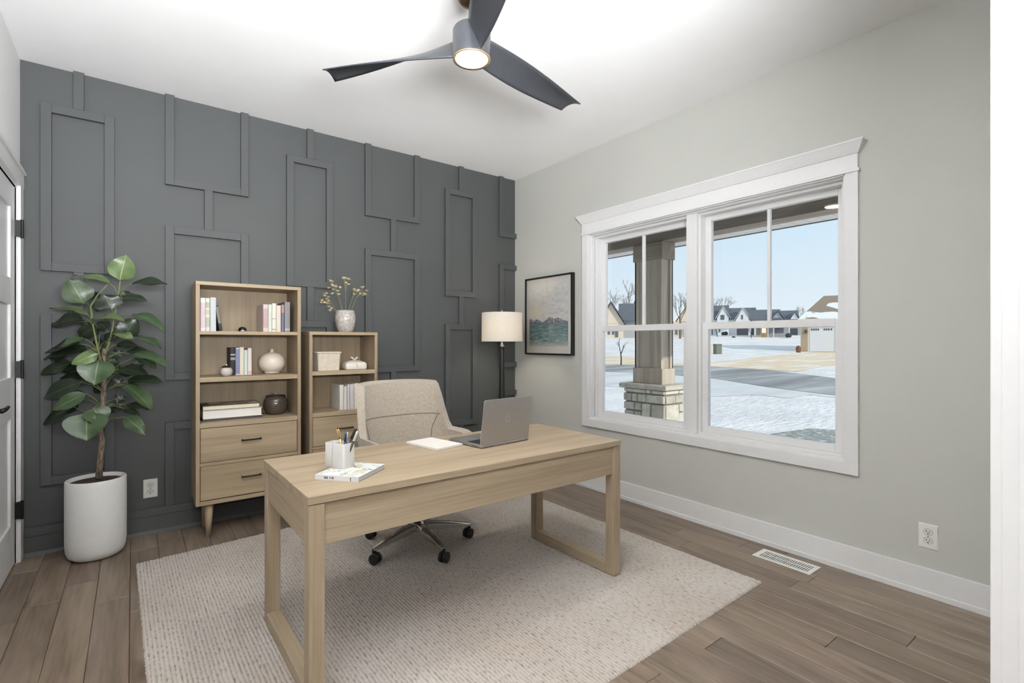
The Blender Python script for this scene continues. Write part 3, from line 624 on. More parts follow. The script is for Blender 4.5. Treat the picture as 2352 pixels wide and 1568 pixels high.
def leaf(b, tip, wpx, kind, db, dt, i):
    B = pt(*b, db); T = pt(*tip, dt); ax = T - B; L = ax.length; a = ax.normalized()
    view = (B - EYE).normalized(); ip = a.cross(view).normalized()
    if ip.z < 0: ip = -ip
    away = a.cross(ip); away = away if away.dot(view) > 0 else -away
    disp = wpx * 1.13 / F * PD; full = max(disp * 1.02, min(.46 * L, .13)); ct = min(1, disp / full); st = math.sqrt(1 - ct * ct)
    side = ip * ct + away * st; nrm = side.cross(a).normalized()
    if nrm.dot(view) > 0: nrm = -nrm
    m = MB(); nl, nw = 8, 4; uv = []
    lim = YB - .034
    B.y = min(B.y, lim); droop = .06 * L if L > .1 else 0
    for j in range(nl + 1):
        t = j / nl; wd = full * .5 * (sin(pi * min(1, t ** .72 * 1.0)) ** .75) * (1 if t < .9 else .8) + .0006
        c = B + ax * t + nrm * (droop * 4 * t * (1 - t))
        for k in range(nw + 1):
            u = (k / nw - .5) * 2; q = c + side * (wd * u) + nrm * (abs(u) * wd * .22 + .006 * sin(t * 9 + i + u * 2) * abs(u))
            q.y = min(q.y, YB - .034); m.v.append(tuple(q - base)); uv.append((k / nw, t))
    for j in range(nl):
        for k in range(nw): q = j * (nw + 1) + k; m.f.append((q, q + 1, q + nw + 2, q + nw + 1))
    o = m.build('leaf', LM[kind], plant, smooth=True, fix=False)
    ul = o.data.uv_layers.new(name='UVMap')
    for lp in o.data.loops: ul.data[lp.index].uv = uv[lp.vertex_index]
    near = min(allst, key=lambda q: (q - B - Vector((0, 0, -.05))).length)
    mid = (near + B) * .5 + Vector((0, 0, .012))
    MB().tube([near - base, mid - base, B - base, Vector((0, 0, 0)) + B + ax * .1 - base], [.0028, .0024, .002, .001], 6).build('petiole', ng, o, smooth=True)
for i, q in enumerate(LV): leaf(*q, i)

# ------------------------------------------------------------------ office chair
def chair():
    t = thing('office_chair', 'oatmeal upholstered swivel chair with chrome five-star base', 'chair', (1.34, 2.70, RZ), R(3))
    sm = M['chair_fabric']
    # bucket shell: back and low arms in one upholstered form; local -y is the front
    def spow(v, e): return math.copysign(abs(v) ** e, v)
    def top(a):                                   # rim height over the wrap angle (degrees from the back)
        a = abs(a); 
        if a < 60: return .955 - .012 * (a / 60) ** 2
        u = min(1, (a - 60) / 20); u = u * u * (3 - 2 * u); return .943 + (.655 - .943) * u - (.02 * max(0, (a - 95) / 25))
    def shell(off):
        def fn(u, v):
            a = -118 + 236 * u; ar = R(a); z = .40 + (top(a) - .40) * v
            rx = .318 - .012 * max(0, (z - .6) / .35) - off; ry = .285 - off
            x = rx * spow(sin(ar), .75); y = ry * spow(cos(ar), .62)
            y += .16 * max(0, z - .55) - .02
            zz = z - off * .35 * v + (.02 * (1 - v) if off else 0)
            return (x, y, zz)
        return fn
    m = MB(); nu, nv = 56, 16
    m.grid(shell(0), nu, nv); m.grid(shell(.042), nu, nv)
    n0 = (nu + 1) * (nv + 1); W_ = nu + 1
    for i in range(nu):
        m.f.append((nv * W_ + i, nv * W_ + i + 1, n0 + nv * W_ + i + 1, n0 + nv * W_ + i)); m.f.append((i, n0 + i, n0 + i + 1, i + 1))
    for j in range(nv):
        m.f.append((j * W_, (j + 1) * W_, n0 + (j + 1) * W_, n0 + j * W_)); m.f.append((j * W_ + nu, n0 + j * W_ + nu, n0 + (j + 1) * W_ + nu, (j + 1) * W_ + nu))
    sh = m.build('backrest', sm, t, smooth=True, bevel=.018, seg=3)
    smooth_angle(sh, 60)
    # piped seams
    inn = shell(.0415)
    def seam(pts, name='seam'): MB().tube(pts, .003, 6).build(name, plain('seam_thread', srgb(112, 101, 89), .9), sh, smooth=True)
    def on(a, z): v = (z - .40) / (top(a) - .40); return inn((a + 118) / 236, v)
    seam([on(a, .735) for a in range(-66, 67, 3)])
    for sgn in (-1, 1): seam([on(sgn * a, z) for a, z in ((62, .735), (56, .70), (50, .665), (46, .63), (44, .59), (42, .55), (41, .5))])
    loft(MB(), [rr(.24, .23, .08, .37), rr(.272, .262, .1, .40), rr(.275, .265, .1, .45), rr(.255, .245, .09, .485), rr(.2, .19, .07, .495)]).build('seat', sm, t, smooth=True)
    MB().lathe([(.10, .345), (.13, .352), (.13, .37), (.02, .372)], (0, 0, 0), 24).build('seat_plate', M['blackplastic'], t)
    MB().lathe([(.026, .12), (.026, .22), (.018, .222), (.018, .35)], (0, 0, 0), 20).build('gas_lift', M['blackplastic'], t, smooth=True)
    MB().lathe([(.03, .085), (.042, .09), (.045, .115), (.04, .135), (.028, .14)], (0, 0, 0), 24).build('hub', M['chrome'], t, smooth=True)
    for k in range(5):
        a = R(270 - 3 + 72 * k); dx, dy = cos(a), sin(a); sx, sy = -dy, dx; m = MB()
        prof = [(.03, .030, .088, .132), (.10, .026, .082, .128), (.20, .021, .078, .112), (.30, .016, .072, .092), (.325, .013, .07, .086)]
        rings = []
        for r_, hw, z0, z1 in prof:
            rings.append([(dx * r_ + sx * hw * q, dy * r_ + sy * hw * q, z) for q, z in ((-1, z0), (1, z0), (1, z0 + .7 * (z1 - z0)), (.55, z1), (-.55, z1), (-1, z0 + .7 * (z1 - z0)))])
        loft(m, rings); m.build('base_arm', M['chrome'], t, .002)
        cs_ = MB(); cx, cy = dx * .318, dy * .318
        cs_.tube([(cx, cy, .078), (cx, cy, .048)], [.011, .011], 12)
        ca = a + [.5, 2.2, .8, 1.4, .3][k]; wx_, wy_ = cos(ca), sin(ca); ox, oy = -wy_ * .008, wx_ * .008
        for sg in (-1, 1):
            c0 = Vector((cx + ox, cy + oy, .029)); ax_ = Vector((wx_, wy_, 0))
            cs_.tube([c0 + ax_ * sg * .006, c0 + ax_ * sg * .0075, c0 + ax_ * sg * .021, c0 + ax_ * sg * .0225], [.0275, .029, .029, .025], 20)
        cs_.build('caster', M['blackplastic'], t)
chair()

# ------------------------------------------------------------------ things on the desk
alu = plain('space_grey_aluminium', srgb(172, 170, 169), .38, .75, var=.015)
def laptop():
    a = onz(1107, 1031, DT); b = onz(1214, 1010, DT); w = .325; rz = math.atan2(b.y - a.y, b.x - a.x)
    c = (a + b) / 2
    t = thing('laptop', 'open grey laptop seen from behind', 'laptop', (c.x, c.y, DT), rz)
    D = .262
    loft(MB(), [rr2(w / 2 - .004, 0.004, D - .004, .010, .002), rr2(w / 2, 0, D, .013, .006), rr2(w / 2, 0, D, .013, .0135), rr2(w / 2 - .001, .001, D - .001, .012, .0145)]).build('laptop_base', alu, t)
    kb = MB()
    for r_ in range(5):
        for k in range(13):
            kw = .0195; x = -.138 + k * .0214; y = .03 + r_ * .0205; kb.box(x, x + kw - .002, y, y + .0178, .0145, .0158)
    bx('keyboard_bed', M['blackplastic'], t, -.141, .141, .027, .134, .0144, .0147)
    o = kb.build('keys', plain('key_caps', srgb(38, 38, 40), .5), t); tag(o, None, None, None, 'stuff')
    bx('trackpad', plain('trackpad', srgb(140, 139, 139), .3, .5), t, -.055, .055, .155, .235, .0144, .0149, .0003)
    for y in (.03, .046, .062): bx('port', M['slot'], t, -w / 2 - .0004, -w / 2 + .002, y, y + .009, .0075, .0112)
    lid = MB(); loft(lid, [rr3(w / 2, .222, .011, 0), rr3(w / 2, .222, .011, .0055)])
    lo = lid.build('screen_lid', alu, t, .0012); lo.location = (0, .006, .012); lo.rotation_euler = (R(8), 0, 0)
    MB().tube([(0, -.0006, .118), (0, .0005, .118)], .0155, 32).build('logo_disc', plain('polished_logo', srgb(196, 195, 194), .3, .6), lo)
    MB().tube([(0, -.0010, .118), (0, 0, .118)], .0122, 32).build('logo_disc_centre', plain('logo_centre', srgb(166, 164, 163), .35, .6), lo)
    lg = MB(); lg.tube([(-.0035, -.0014, .111), (-.001, -.0014, .125)], .0007, 5).tube([(.001, -.0014, .111), (.0035, -.0014, .125)], .0007, 5); lg.build('logo_mark', plain('logo_mark_silver', srgb(210, 209, 208), .3, .6), lo)
    bx('display', plain('dark_display', srgb(18, 18, 20), .15), lo, -w / 2 + .006, w / 2 - .006, .0056, .0062, .012, .214)
def rr2(w, y0, y1, r, z): return [(x, y + (y0 + y1) / 2, z) for x, y in rrect(w, (y1 - y0) / 2, r)]
def rr3(w, h, r, y): return [(x, y, z + h / 2) for x, z in rrect(w, h / 2, r)]
laptop()
nb_ = thing('notebook', 'white notepad lying beside the laptop', 'notebook', (1.181, 2.189, DT), R(11))
bx('back_board', plain('grey_board', srgb(176, 168, 158), .8), nb_, -.079, .079, -.121, .121, 0, .0025)
bx('page_block', plain('notepad_paper', srgb(222, 217, 211), .85, var=.01), nb_, -.0785, .0785, -.1205, .1205, .0025, .0125, .001)
bx('glued_edge', plain('binding_tape', srgb(214, 208, 200), .7), nb_, -.0792, .0792, .1185, .1215, .0005, .0128)
# magazine with floral cover
mg = [onz(733, 1097, DT), onz(835, 1104, DT), onz(882, 1073, DT + .01), onz(775, 1068, DT + .01)]
mc_ = sum(mg, Vector()) / 4
e = (mg[1] - mg[0]); rz = math.atan2(e.y, e.x)
t = thing('magazine', 'magazine with a white floral cover on the desk', 'magazine', (mc_.x, mc_.y, DT), rz)
def floral():
    n = N('floral_print'); v = n.coords((1, 1, 1)); f = n.noise(v, 26, 2, .5, 1.2); g = n.noise(v, 34, 2, .5, .8)
    c = n.ramp(f, [(.55, srgb(222, 226, 224)), (.60, srgb(168, 184, 180)), (.68, srgb(206, 216, 214))])
    c = n.mix(c, srgb(222, 184, 130), n.math('GREATER_THAN', g, .64)); 
    k = n.noise(v, 45, 1); c = n.mix(c, srgb(128, 138, 112), n.math('GREATER_THAN', k, .67))
    n.set(c, .35); return n.m
FLO = floral()
bx('page_block', plain('magazine_pages', srgb(196, 196, 198), .7, var=.08, scale=400), t, -.088, .086, -.096, .100, .0012, .0165)
bx('back_cover', plain('dark_back_cover', srgb(86, 86, 84), .5), t, -.09, .088, -.098, .103, 0, .0012)
cv = MB().box(-.09, .088, -.098, .104, .0165, .0178).box(-.09, .088, -.0988, -.0975, .0, .0178).build('front_cover', plain('magazine_cover_stock', srgb(214, 217, 217), .35), t)
bx('cover_print', FLO, cv, -.086, .084, -.092, .1, .0178, .0181)
for x0, x1 in ((-.052, -.036), (-.030, -.026), (-.022, -.012)): bx('spine_print', plain('spine_ink', srgb(120, 112, 110), .5), cv, x0, x1, -.0991, -.0988, .005, .013)
bx('spine_print', plain('spine_ink_dark', srgb(70, 68, 66), .5), cv, .054, .057, -.0991, -.0988, .002, .015)
MZ = DT + .0183
# pen cup : a square cup with a slim side compartment
cA = onz(790, 1078, MZ); ang = R(28)
t = thing('pen_cup', 'white two-compartment pen cup standing on the magazine', 'pen cup', (cA.x, cA.y, MZ), ang)
# local: +x towards cR, +y towards cL ; corner at the origin
def shell_cup(x0, x1, y0, y1, h, r, th, name):
    cx, cy, w, d_ = (x0 + x1) / 2, (y0 + y1) / 2, (x1 - x0) / 2, (y1 - y0) / 2
    f = lambda k, z, r_: [(cx + x, cy + y, z) for x, y in rrect(w - k, d_ - k, r_)]
    loft(MB(), [f(.002, 0, r), f(0, .003, r), f(0, h - .002, r), f(.001, h, r), f(th - .001, h, r - .002), f(th, h - .002, r - .002), f(th, .004, r - .003)]).build(name, plain('matte_white_resin', srgb(208, 207, 204), .5, var=.01), t, smooth=True).data.set_sharp_from_angle(angle=R(40))
CU = .063
shell_cup(0, CU, 0, .066, .095, .010, .004, 'cup_body')
shell_cup(.004, CU - .004, .0655, .104, .095, .008, .004, 'side_compartment')
CM = Matrix.Translation((cA.x, cA.y, MZ)) @ Matrix.Rotation(ang, 4, 'Z')
def pen(label, px0, px1, c1, c2, r=.0042, name='pen'):
    b0 = CM @ Vector(px0); e0 = px1; ax = (e0 - b0); L = ax.length
    t = thing(name, label, 'pen', b0); t.rotation_euler = ax.to_track_quat('Z', 'Y').to_euler()
    MB().lathe([(r * .5, 0), (r, .008), (r, L * .72)], (0, 0, 0), 12).build('barrel', c1, t, smooth=True)
    MB().lathe([(r * 1.06, L * .72), (r * 1.06, L - .003), (r * .7, L)], (0, 0, 0), 12).build('cap', c2, t, smooth=True)
    MB().box(-r * .3, r * .3, r, r + .0015, L * .74, L * .98).build('clip', M['chrome'], t)
gold = plain('gold_metal', srgb(226, 184, 98), .25, .8); navy = plain('navy_barrel', srgb(44, 56, 92), .3); blk = plain('black_barrel', srgb(22, 22, 24), .3); wht = plain('white_barrel', srgb(214, 214, 210), .35)
cd = (CM @ Vector((.03, .03, 0)) - EYE).dot(FW)
pen('gold pen leaning left in the cup', (.040, .024, .006), at(773.5, 985, cd), gold, gold, .0028)
pen('second gold pen crossing close behind the first', (.042, .034, .006), at(777, 984, cd + .02), gold, gold, .0026)
pen('navy pen with a silver clip in the middle of the cup', (.030, .034, .006), at(794.5, 993, cd + .01), navy, navy)
pen('white pen with a navy grip beside the navy pen', (.048, .050, .006), at(798, 993, cd + .03), navy, wht, .0036)
pen('black pen leaning right, behind the lower one', (.022, .044, .006), at(818, 984, cd + .02), blk, blk, .0046)
pen('black and silver pen leaning furthest right', (.020, .020, .006), at(821, 990, cd), blk, wht, .0044)

# ------------------------------------------------------------------ floor lamp
LP = (2.589, 3.559, 0)
t = thing('floor_lamp', 'black tapered floor lamp with a white drum shade', 'floor lamp', LP)
MB().lathe([(.15, 0), (.15, .012), (.13, .02), (.05, .026)], (0, 0, 0), 40).build('base', M['black'], t, smooth=False)
MB().lathe([(.040, .02), (.036, .2), (.0275, .69), (.019, 1.155), (.017, 1.165)], (0, 0, 0), 32).build('pole', plain('black_lacquer', srgb(18, 17, 16), .5), t, smooth=True)
MB().lathe([(.021, 1.165), (.021, 1.178), (.012, 1.181), (.008, 1.20), (.008, 1.27)], (0, 0, 0), 20).build('socket', M['chrome'], t)
def shade_mat():
    n = N('linen_lampshade'); v = n.coords(); f = n.noise(n.coords((1, 1, .1)), 300, 2)
    c = n.ramp(f, [(.3, srgb(244, 240, 233)), (.7, srgb(252, 250, 246))])
    n.b.inputs['Roughness'].default_value = .9; n.l(c, n.b.inputs['Base Color'])
    tr = n.n('BsdfTranslucent'); n.l(c, tr.inputs[0]); mx = n.n('MixShader'); mx.inputs[0].default_value = .55
    n.l(n.b.outputs[0], mx.inputs[1]); n.l(tr.outputs[0], mx.inputs[2]); n.l(mx.outputs[0], n.out.inputs[0]); return n.m
MB().lathe([(.180, 1.210), (.178, 1.462), (.176, 1.462), (.178, 1.210), (.180, 1.210)], (0, 0, 0), 56, cap=False).build('lamp_shade', shade_mat(), t, smooth=True, fix=True).data.set_sharp_from_angle(angle=R(40))
MB().tube([(-.176, 0, 1.45), (.176, 0, 1.45)], .0022, 6).tube([(0, -.176, 1.45), (0, .176, 1.45)], .0022, 6).tube([(0, 0, 1.445), (0, 0, 1.475)], .004, 8).lathe([(.003, 1.472), (.007, 1.48), (.003, 1.488)], (0, 0, 0), 12).tube([(-.02, 0, 1.27), (-.055, 0, 1.35), (-.02, 0, 1.445)], .002, 6).tube([(.02, 0, 1.27), (.055, 0, 1.35), (.02, 0, 1.445)], .002, 6).build('shade_frame', M['chrome'], t)
MB().lathe([(.012, 1.27), (.014, 1.285), (.028, 1.32), (.03, 1.34), (.022, 1.362), (.004, 1.37)], (0, 0, 0), 20).build('bulb', emit('warm_bulb', (1, .78, .5, 1), 12), t, smooth=True)
light('floor_lamp_bulb', 'POINT', (LP[0], LP[1], 1.335), 29, (1, .90, .75), shadow_soft_size=.034).visible_camera = True

# ------------------------------------------------------------------ framed picture
t = thing('framed_picture', 'framed watercolour of a mountain and teal sea, black frame', 'picture', (XR, 3.39, 1.09))
y0, y1, h = -.312, .325, .710; dpt = .038
MB().box(-dpt, 0, y0, y0 + .014, 0, h).box(-dpt, 0, y1 - .014, y1, 0, h).box(-dpt, 0, y0 + .014, y1 - .014, 0, .014).box(-dpt, 0, y0 + .014, y1 - .014, h - .014, h).build('frame', plain('black_frame', srgb(22, 21, 20), .35), t, .001)
bx('mat_board', plain('mat_board', srgb(232, 228, 222), .9, var=.01), t, -.026, -.004, y0 + .014, y1 - .014, .014, h - .014)
def art():
    n = N('watercolour_seascape'); tc = n.n('TexCoord'); sp = n.n('SeparateXYZ'); n.l(tc.outputs['Generated'], sp.inputs[0])
    v = n.coords((1, 1, 1), 'Generated'); hz = sp.outputs[2]; yy = sp.outputs[1]
    nz = n.noise(n.coords((1, 2.2, 5), 'Generated'), 3.0, 4, .55, .6)
    sky = n.ramp(n.math('ADD', n.math('MULTIPLY', nz, .7), n.math('MULTIPLY', hz, .15)), [(.28, srgb(200, 202, 205)), (.40, srgb(226, 226, 226)), (.5, srgb(238, 236, 232))])
    glow = n.ramp(n.math('ADD', n.math('ABSOLUTE', n.math('SUBTRACT', hz, .54)), n.math('MULTIPLY', n.math('ABSOLUTE', n.math('SUBTRACT', yy, .86)), .45)), [(.02, (1, 1, 1, 1)), (.24, (0, 0, 0, 1))])
    sky = n.mix(sky, srgb(244, 234, 216), glow)
    wv = n.noise(n.coords((1, 3, 26), 'Generated'), 2.0, 5, .6, .5)
    sea = n.ramp(wv, [(.34, srgb(84, 116, 120)), (.5, srgb(122, 154, 158)), (.62, srgb(172, 192, 190))])
    fm = n.ramp(n.math('ADD', hz, n.math('MULTIPLY', nz, .12)), [(.05, (1, 1, 1, 1)), (.17, (0, 0, 0, 1))]); sea = n.mix(sea, srgb(214, 214, 204), fm)
    deep = n.ramp(hz, [(.2, (0, 0, 0, 1)), (.35, (1, 1, 1, 1))]); sea = n.mix(sea, srgb(104, 130, 142), n.math('MULTIPLY', deep, .5))
    # mountains: two triangular ridges above the horizon at .37
    def peak(c, wd, ht): return n.math('MULTIPLY', n.math('MAXIMUM', n.math('SUBTRACT', 1, n.math('DIVIDE', n.math('ABSOLUTE', n.math('SUBTRACT', yy, c)), wd)), 0), ht)
    rd = n.math('MAXIMUM', n.math('MAXIMUM', peak(.44, .18, .085), peak(.26, .22, .06)), n.math('MAXIMUM', peak(.80, .14, .05), peak(.97, .14, .06)))
    rn = n.noise(n.coords((1, 9, 12), 'Generated'), 3, 4, .6)
    rd = n.math('ADD', n.math('ADD', rd, .015), n.math('MULTIPLY', n.math('SUBTRACT', rn, .5), .04))
    mmask = n.math('LESS_THAN', n.math('SUBTRACT', hz, .37), rd)
    mt = n.ramp(rn, [(.42, srgb(84, 88, 104)), (.52, srgb(140, 142, 154)), (.6, srgb(216, 214, 216))])
    c = n.mix(sky, mt, mmask); c = n.mix(c, sea, n.math('LESS_THAN', hz, .37))
    n.set(c, .85); return n.m
bx('print', art(), t, -.0265, -.026, y0 + .055, y1 - .055, .075, h - .055)
pg = bx('picture_glass', M['glass'], t, -.032, -.030, y0 + .014, y1 - .014, .014, h - .014)

# ------------------------------------------------------------------ outlets and floor vent
def outlet(label, loc, rz):
    t = thing('wall_outlet', label, 'outlet', loc, rz)   # local: wall plane y=0, room at -y
    w, h = .037, .0585
    MB().hexa([(-w, -.002, -h), (w, -.002, -h), (w, 0, -h), (-w, 0, -h), (-w, -.002, h), (w, -.002, h), (w, 0, h), (-w, 0, h)]).box(-w + .003, w - .003, -.005, -.002, -h + .003, h - .003).build('cover_plate', M['plastic_white'], t, .001)
    for z in (-.0205, .0205):
        n = 24; poly = [(.017 * max(-.98, min(.98, 1.05 * cos(2 * pi * i / n))), z + .0145 * sin(2 * pi * i / n)) for i in range(n)]
        r_ = MB().prism_y(poly, -.0068, -.0048).build('receptacle', plain('outlet_face', srgb(222, 222, 218), .4, var=.01), t)
        ring_ = MB().prism_y([(x * 1.06, z + (zz - z) * 1.07) for x, zz in poly], -.0056, -.0049).build('receptacle_gap', M['slot'], t)
        MB().box(-.0078, -.0052, -.0072, -.0066, z - .001, z + .0075).box(.0050, .0074, -.0072, -.0066, z - .001, z + .0065).lathe([(.0027, -.0003), (.0027, .0003)], (0, 0, 0), 10).build('slots', M['slot'], r_)
        MB().tube([(0, -.0072, z - .0075), (0, -.0066, z - .0075)], .003, 10).build('ground_hole', M['slot'], r_)
    MB().tube([(0, -.0062, 0), (0, -.005, 0)], .0028, 12).build('screw', M['chrome'], t)
outlet('white duplex outlet on the greige window wall', (XR, .696, .286), R(-90))
outlet('white duplex outlet on the slate accent wall', (.089, YB, .278), 0)
t = thing('floor_vent', 'white slotted floor vent by the window wall', 'floor vent', (2.862, 1.282, 0))
MB().box(-.069, .069, -.152, -.128, .0003, .004).box(-.069, .069, .128, .152, .0003, .004).box(-.069, -.046, -.128, .128, .0003, .004).box(.046, .069, -.128, .128, .0003, .004).build('vent_frame', M['plastic_white'], t, .001)
bx('vent_shade_sheet', plain('vent_shadow', srgb(70, 70, 72), .7), t, -.046, .046, -.128, .128, .0003, .0012)  # dark sheet stands in for the shade below the slats
for i in range(22):
    y = -.123 + i * .0117; bx('vent_slat', M['plastic_white'], t, -.046, .046, y, y + .0055, .0014, .0038)
bx('vent_bar', M['plastic_white'], t, -.003, .003, -.128, .128, .0012, .0036)

# ------------------------------------------------------------------ ceiling fan
FP = (1.188, 1.86); 
t = thing('ceiling_fan', 'graphite three-blade ceiling fan with a lit round lamp', 'ceiling fan', (FP[0], FP[1], 0))
HR = .083
MB().lathe([(.066, 2.452), (HR, 2.452), (HR + .001, 2.458), (HR, 2.464), (HR, 2.572), (HR - .006, 2.582), (.03, 2.586)], (0, 0, 0), 56).build('motor_housing', M['fan'], t, smooth=True).data.set_sharp_from_angle(angle=R(40))
MB().lathe([(.072, 2.450), (.083, 2.448), (.083, 2.4535), (.072, 2.4535)], (0, 0, 0), 56, cap=False).build('lamp_ring', plain('lamp_ring_bronze', srgb(190, 160, 120), .3, .6), t, smooth=True)
MB().lathe([(.005, 2.443), (.05, 2.444), (.068, 2.447), (.072, 2.451)], (0, 0, 0), 48).build('lamp_diffuser', emit('lamp_diffuser', (1, .9, .74, 1), 9), t, smooth=True)
MB().lathe([(.013, 2.58), (.013, 2.70)], (0, 0, 0), 20).build('downrod', M['brass'], t, smooth=True)
MB().lathe([(.02, 2.69), (.05, 2.70), (.066, 2.72), (.07, 2.74), (.07, 2.797), (.06, 2.80)], (0, 0, 0), 40).build('canopy', M['brass'], t, smooth=True)
for ang in (162, 48, 285):
    # angles are in the (right, forward) frame of the room photo; turn into world
    a = R(ang); dv = RT * cos(a) + FW * sin(a); cw = RT * sin(a) - FW * cos(a)
    def blade(u, v, dv=dv, cw=cw):
        r_ = .06 + .69 * u
        ph = R(72 - 70 * (u ** .62)); ch = .115 + .02 * sin(pi * u)
        q = (v - .5); zc = 2.512 - .01 * u
        cam_ = .018 * (1 - 4 * q * q) * u
        sweep = .012 * (1 - u)
        n_ = Vector((0, 0, cos(ph))) - cw * sin(ph)
        p = dv * (r_ + (.018 * q if u > .98 else 0)) + cw * (q * ch * cos(ph)) + Vector((0, 0, zc + q * ch * sin(ph))) + n_ * cam_
        return p
    b = MB().grid(blade, 36, 8).build('blade', M['fan'], t, smooth=True, fix=True, solid=.006)
light('fan_lamp', 'AREA', (FP[0], FP[1], 2.438), 10, (1, .94, .85), target=(FP[0], FP[1], 0), shape='DISK', size=.13)

# ------------------------------------------------------------------ outdoors: porch
ODP = -.45
def weathered(name, c0, c1, c2, axis=2): return wood(name, c0, c1, c2, axis, .8, .7, .7)
M['ww'] = weathered('weathered_wood', srgb(160, 149, 136), srgb(194, 184, 170), srgb(212, 203, 190)); M['ww_y'] = weathered('weathered_wood_beam', srgb(128, 118, 107), srgb(158, 147, 135), srgb(180, 169, 156), 1)
M['soffit'] = plain('soffit_panel', srgb(236, 233, 230), .6)
CX0, CX1, CYa, CYb = 5.06, 5.32, 3.69, 4.13      # column base block footprint (x range, y range)
t = thing('porch_column', 'weathered grey-brown wood porch column outside the window', 'column', ((CX0 + CX1) / 2, (CYa + CYb) / 2, .69))
hx, hy = (CX1 - CX0) / 2, (CYb - CYa) / 2; Hc = 1.73
bx('base_block', M['ww'], t, -hx, hx, -hy, hy, 0, .19, .006)
bx('shaft', M['ww'], t, -hx + .035, hx - .035, -hy + .04, hy - .04, .19, Hc - .21)
bx('capital', M['ww_y'], t, -hx, hx, -hy, hy, Hc - .21, Hc, .006)
for sx in (-1, 1):
    for sy in (-1, 1):
        x = sx * (hx - .016); y = sy * (hy - .018)
        if sx < 0 and sy < 0: continue
        MB().box(min(x, x - sx * .022), max(x, x - sx * .022), min(y, y - sy * .06), max(y, y - sy * .06), .19, Hc - .21).box(min(x, x - sx * .06), max(x, x - sx * .06), min(y, y - sy * .022), max(y, y - sy * .022), .19, Hc - .21).build('corner_board', M['ww'], t, .003)
# stone pier
st = thing('stone_pier', 'pale limestone pier carrying the porch column', 'stone pier', ((CX0 + CX1) / 2, (CYa + CYb) / 2, ODP))
px_, py_ = hx + .07, hy + .09; pz = .69 - ODP
mort = plain('mortar', srgb(140, 136, 128), .95); stn = N('limestone'); oi = stn.n('ObjectInfo'); f = stn.noise(stn.coords(), 14, 5, .6)
stn.set(stn.mix(stn.ramp(f, [(.3, srgb(204, 199, 186)), (.55, srgb(230, 226, 213)), (.75, srgb(240, 237, 228))]), stn.ramp(oi.outputs['Random'], [(0, srgb(196, 196, 196)), (1, (1, 1, 1, 1))]), .8, 'MULTIPLY'), .85); stn.bump(f, .5, .01)
bx('pier_core', mort, st, -px_ + .02, px_ - .02, -py_ + .02, py_ - .02, 0, pz - .06)
loft(MB(), [rr(px_ + .035, py_ + .035, .01, pz - .06), rr(px_ + .045, py_ + .045, .012, pz - .05), rr(px_ + .045, py_ + .045, .012, pz - .015), rr(px_ + .03, py_ + .03, .01, pz)]).build('cap_stone', stn.m, st)
random.seed(11)
def stones(face):
    z = 0; rows = [.17, .13, .21, .16, .24, .11, .16]
    L = py_ * 2 if face == 0 else px_ * 2; lo = -L / 2
    for r_ in rows:
        if z + r_ > pz - .06: r_ = pz - .061 - z
        if r_ < .04: break
        x = lo
        while x < -lo - .01:
            w = random.choice([.08, .11, .14, .2, .27]); 
            if -lo - (x + w) < .08: w = -lo - x
            segs = [(z, z + r_)] if w > .18 or random.random() < .3 or r_ < .14 else [(z, z + r_ * .55), (z + r_ * .55, z + r_)]
            for a, b in segs:
                g = .006; pr_ = random.uniform(.0, .014); m = MB()
                j = lambda: random.uniform(-.006, .006)
                if face == 0: m.hexa([(-px_ + .02, x + g, a + g), (-px_ - pr_, x + g + j() + .006, a + g + .006), (-px_ - pr_, x + w - g + j() - .006, a + g + .006), (-px_ + .02, x + w - g, a + g), (-px_ + .02, x + g, b - g), (-px_ - pr_, x + g + j() + .006, b - g - .006), (-px_ - pr_, x + w - g + j() - .006, b - g - .006), (-px_ + .02, x + w - g, b - g)])
                else: m.hexa([(x + g, -py_ + .02, a + g), (x + w - g, -py_ + .02, a + g), (x + w - g - .006 + j(), -py_ - pr_, a + g + .006), (x + g + .006 + j(), -py_ - pr_, a + g + .006), (x + g, -py_ + .02, b - g), (x + w - g, -py_ + .02, b - g), (x + w - g - .006 + j(), -py_ - pr_, b - g - .006), (x + g + .006 + j(), -py_ - pr_, b - g - .006)])
                m.build('stone', stn.m, st, .004)
            x += w
        z += r_
stones(0); stones(1)
BZ = .69 + Hc
o = bx('porch_beam', M['ww_y'], None, CX0 + .02, CX1 - .01, .5, 7.5, BZ, BZ + .42, .006); struct(o, 'dark wood porch beam above the column')
sof = bx('porch_soffit', M['soffit'], None, CX1 - .01, 5.62, .5, 7.5, BZ + .03, BZ + .06); struct(sof, 'pale panelled soffit outside the porch beam')
for i in range(int(6.9 / .13)):
    y = .55 + i * .13
    bx('soffit_panel', M['soffit'], sof, CX1 - .008, 5.60, y + .003, y + .127, BZ + .018, BZ + .0299)
o = bx('porch_fascia', plain('fascia_dark', srgb(84, 80, 76), .6), sof, 5.60, 5.63, .5, 7.5, BZ + .012, BZ + .2)
o = MB().prism_y([(OX + .1, BZ + .44), (5.64, BZ + .21), (5.64, BZ + .24), (OX + .1, 3.3)], .4, 7.6).build('roof_porch', plain('porch_shingle', srgb(88, 84, 80), .9)); struct(o, 'porch roof')
o = bx('porch_ceiling', M['ww_y'], None, OX, CX0 + .02, .5, 7.5, BZ + .36, BZ + .40); struct(o, 'wood porch ceiling')
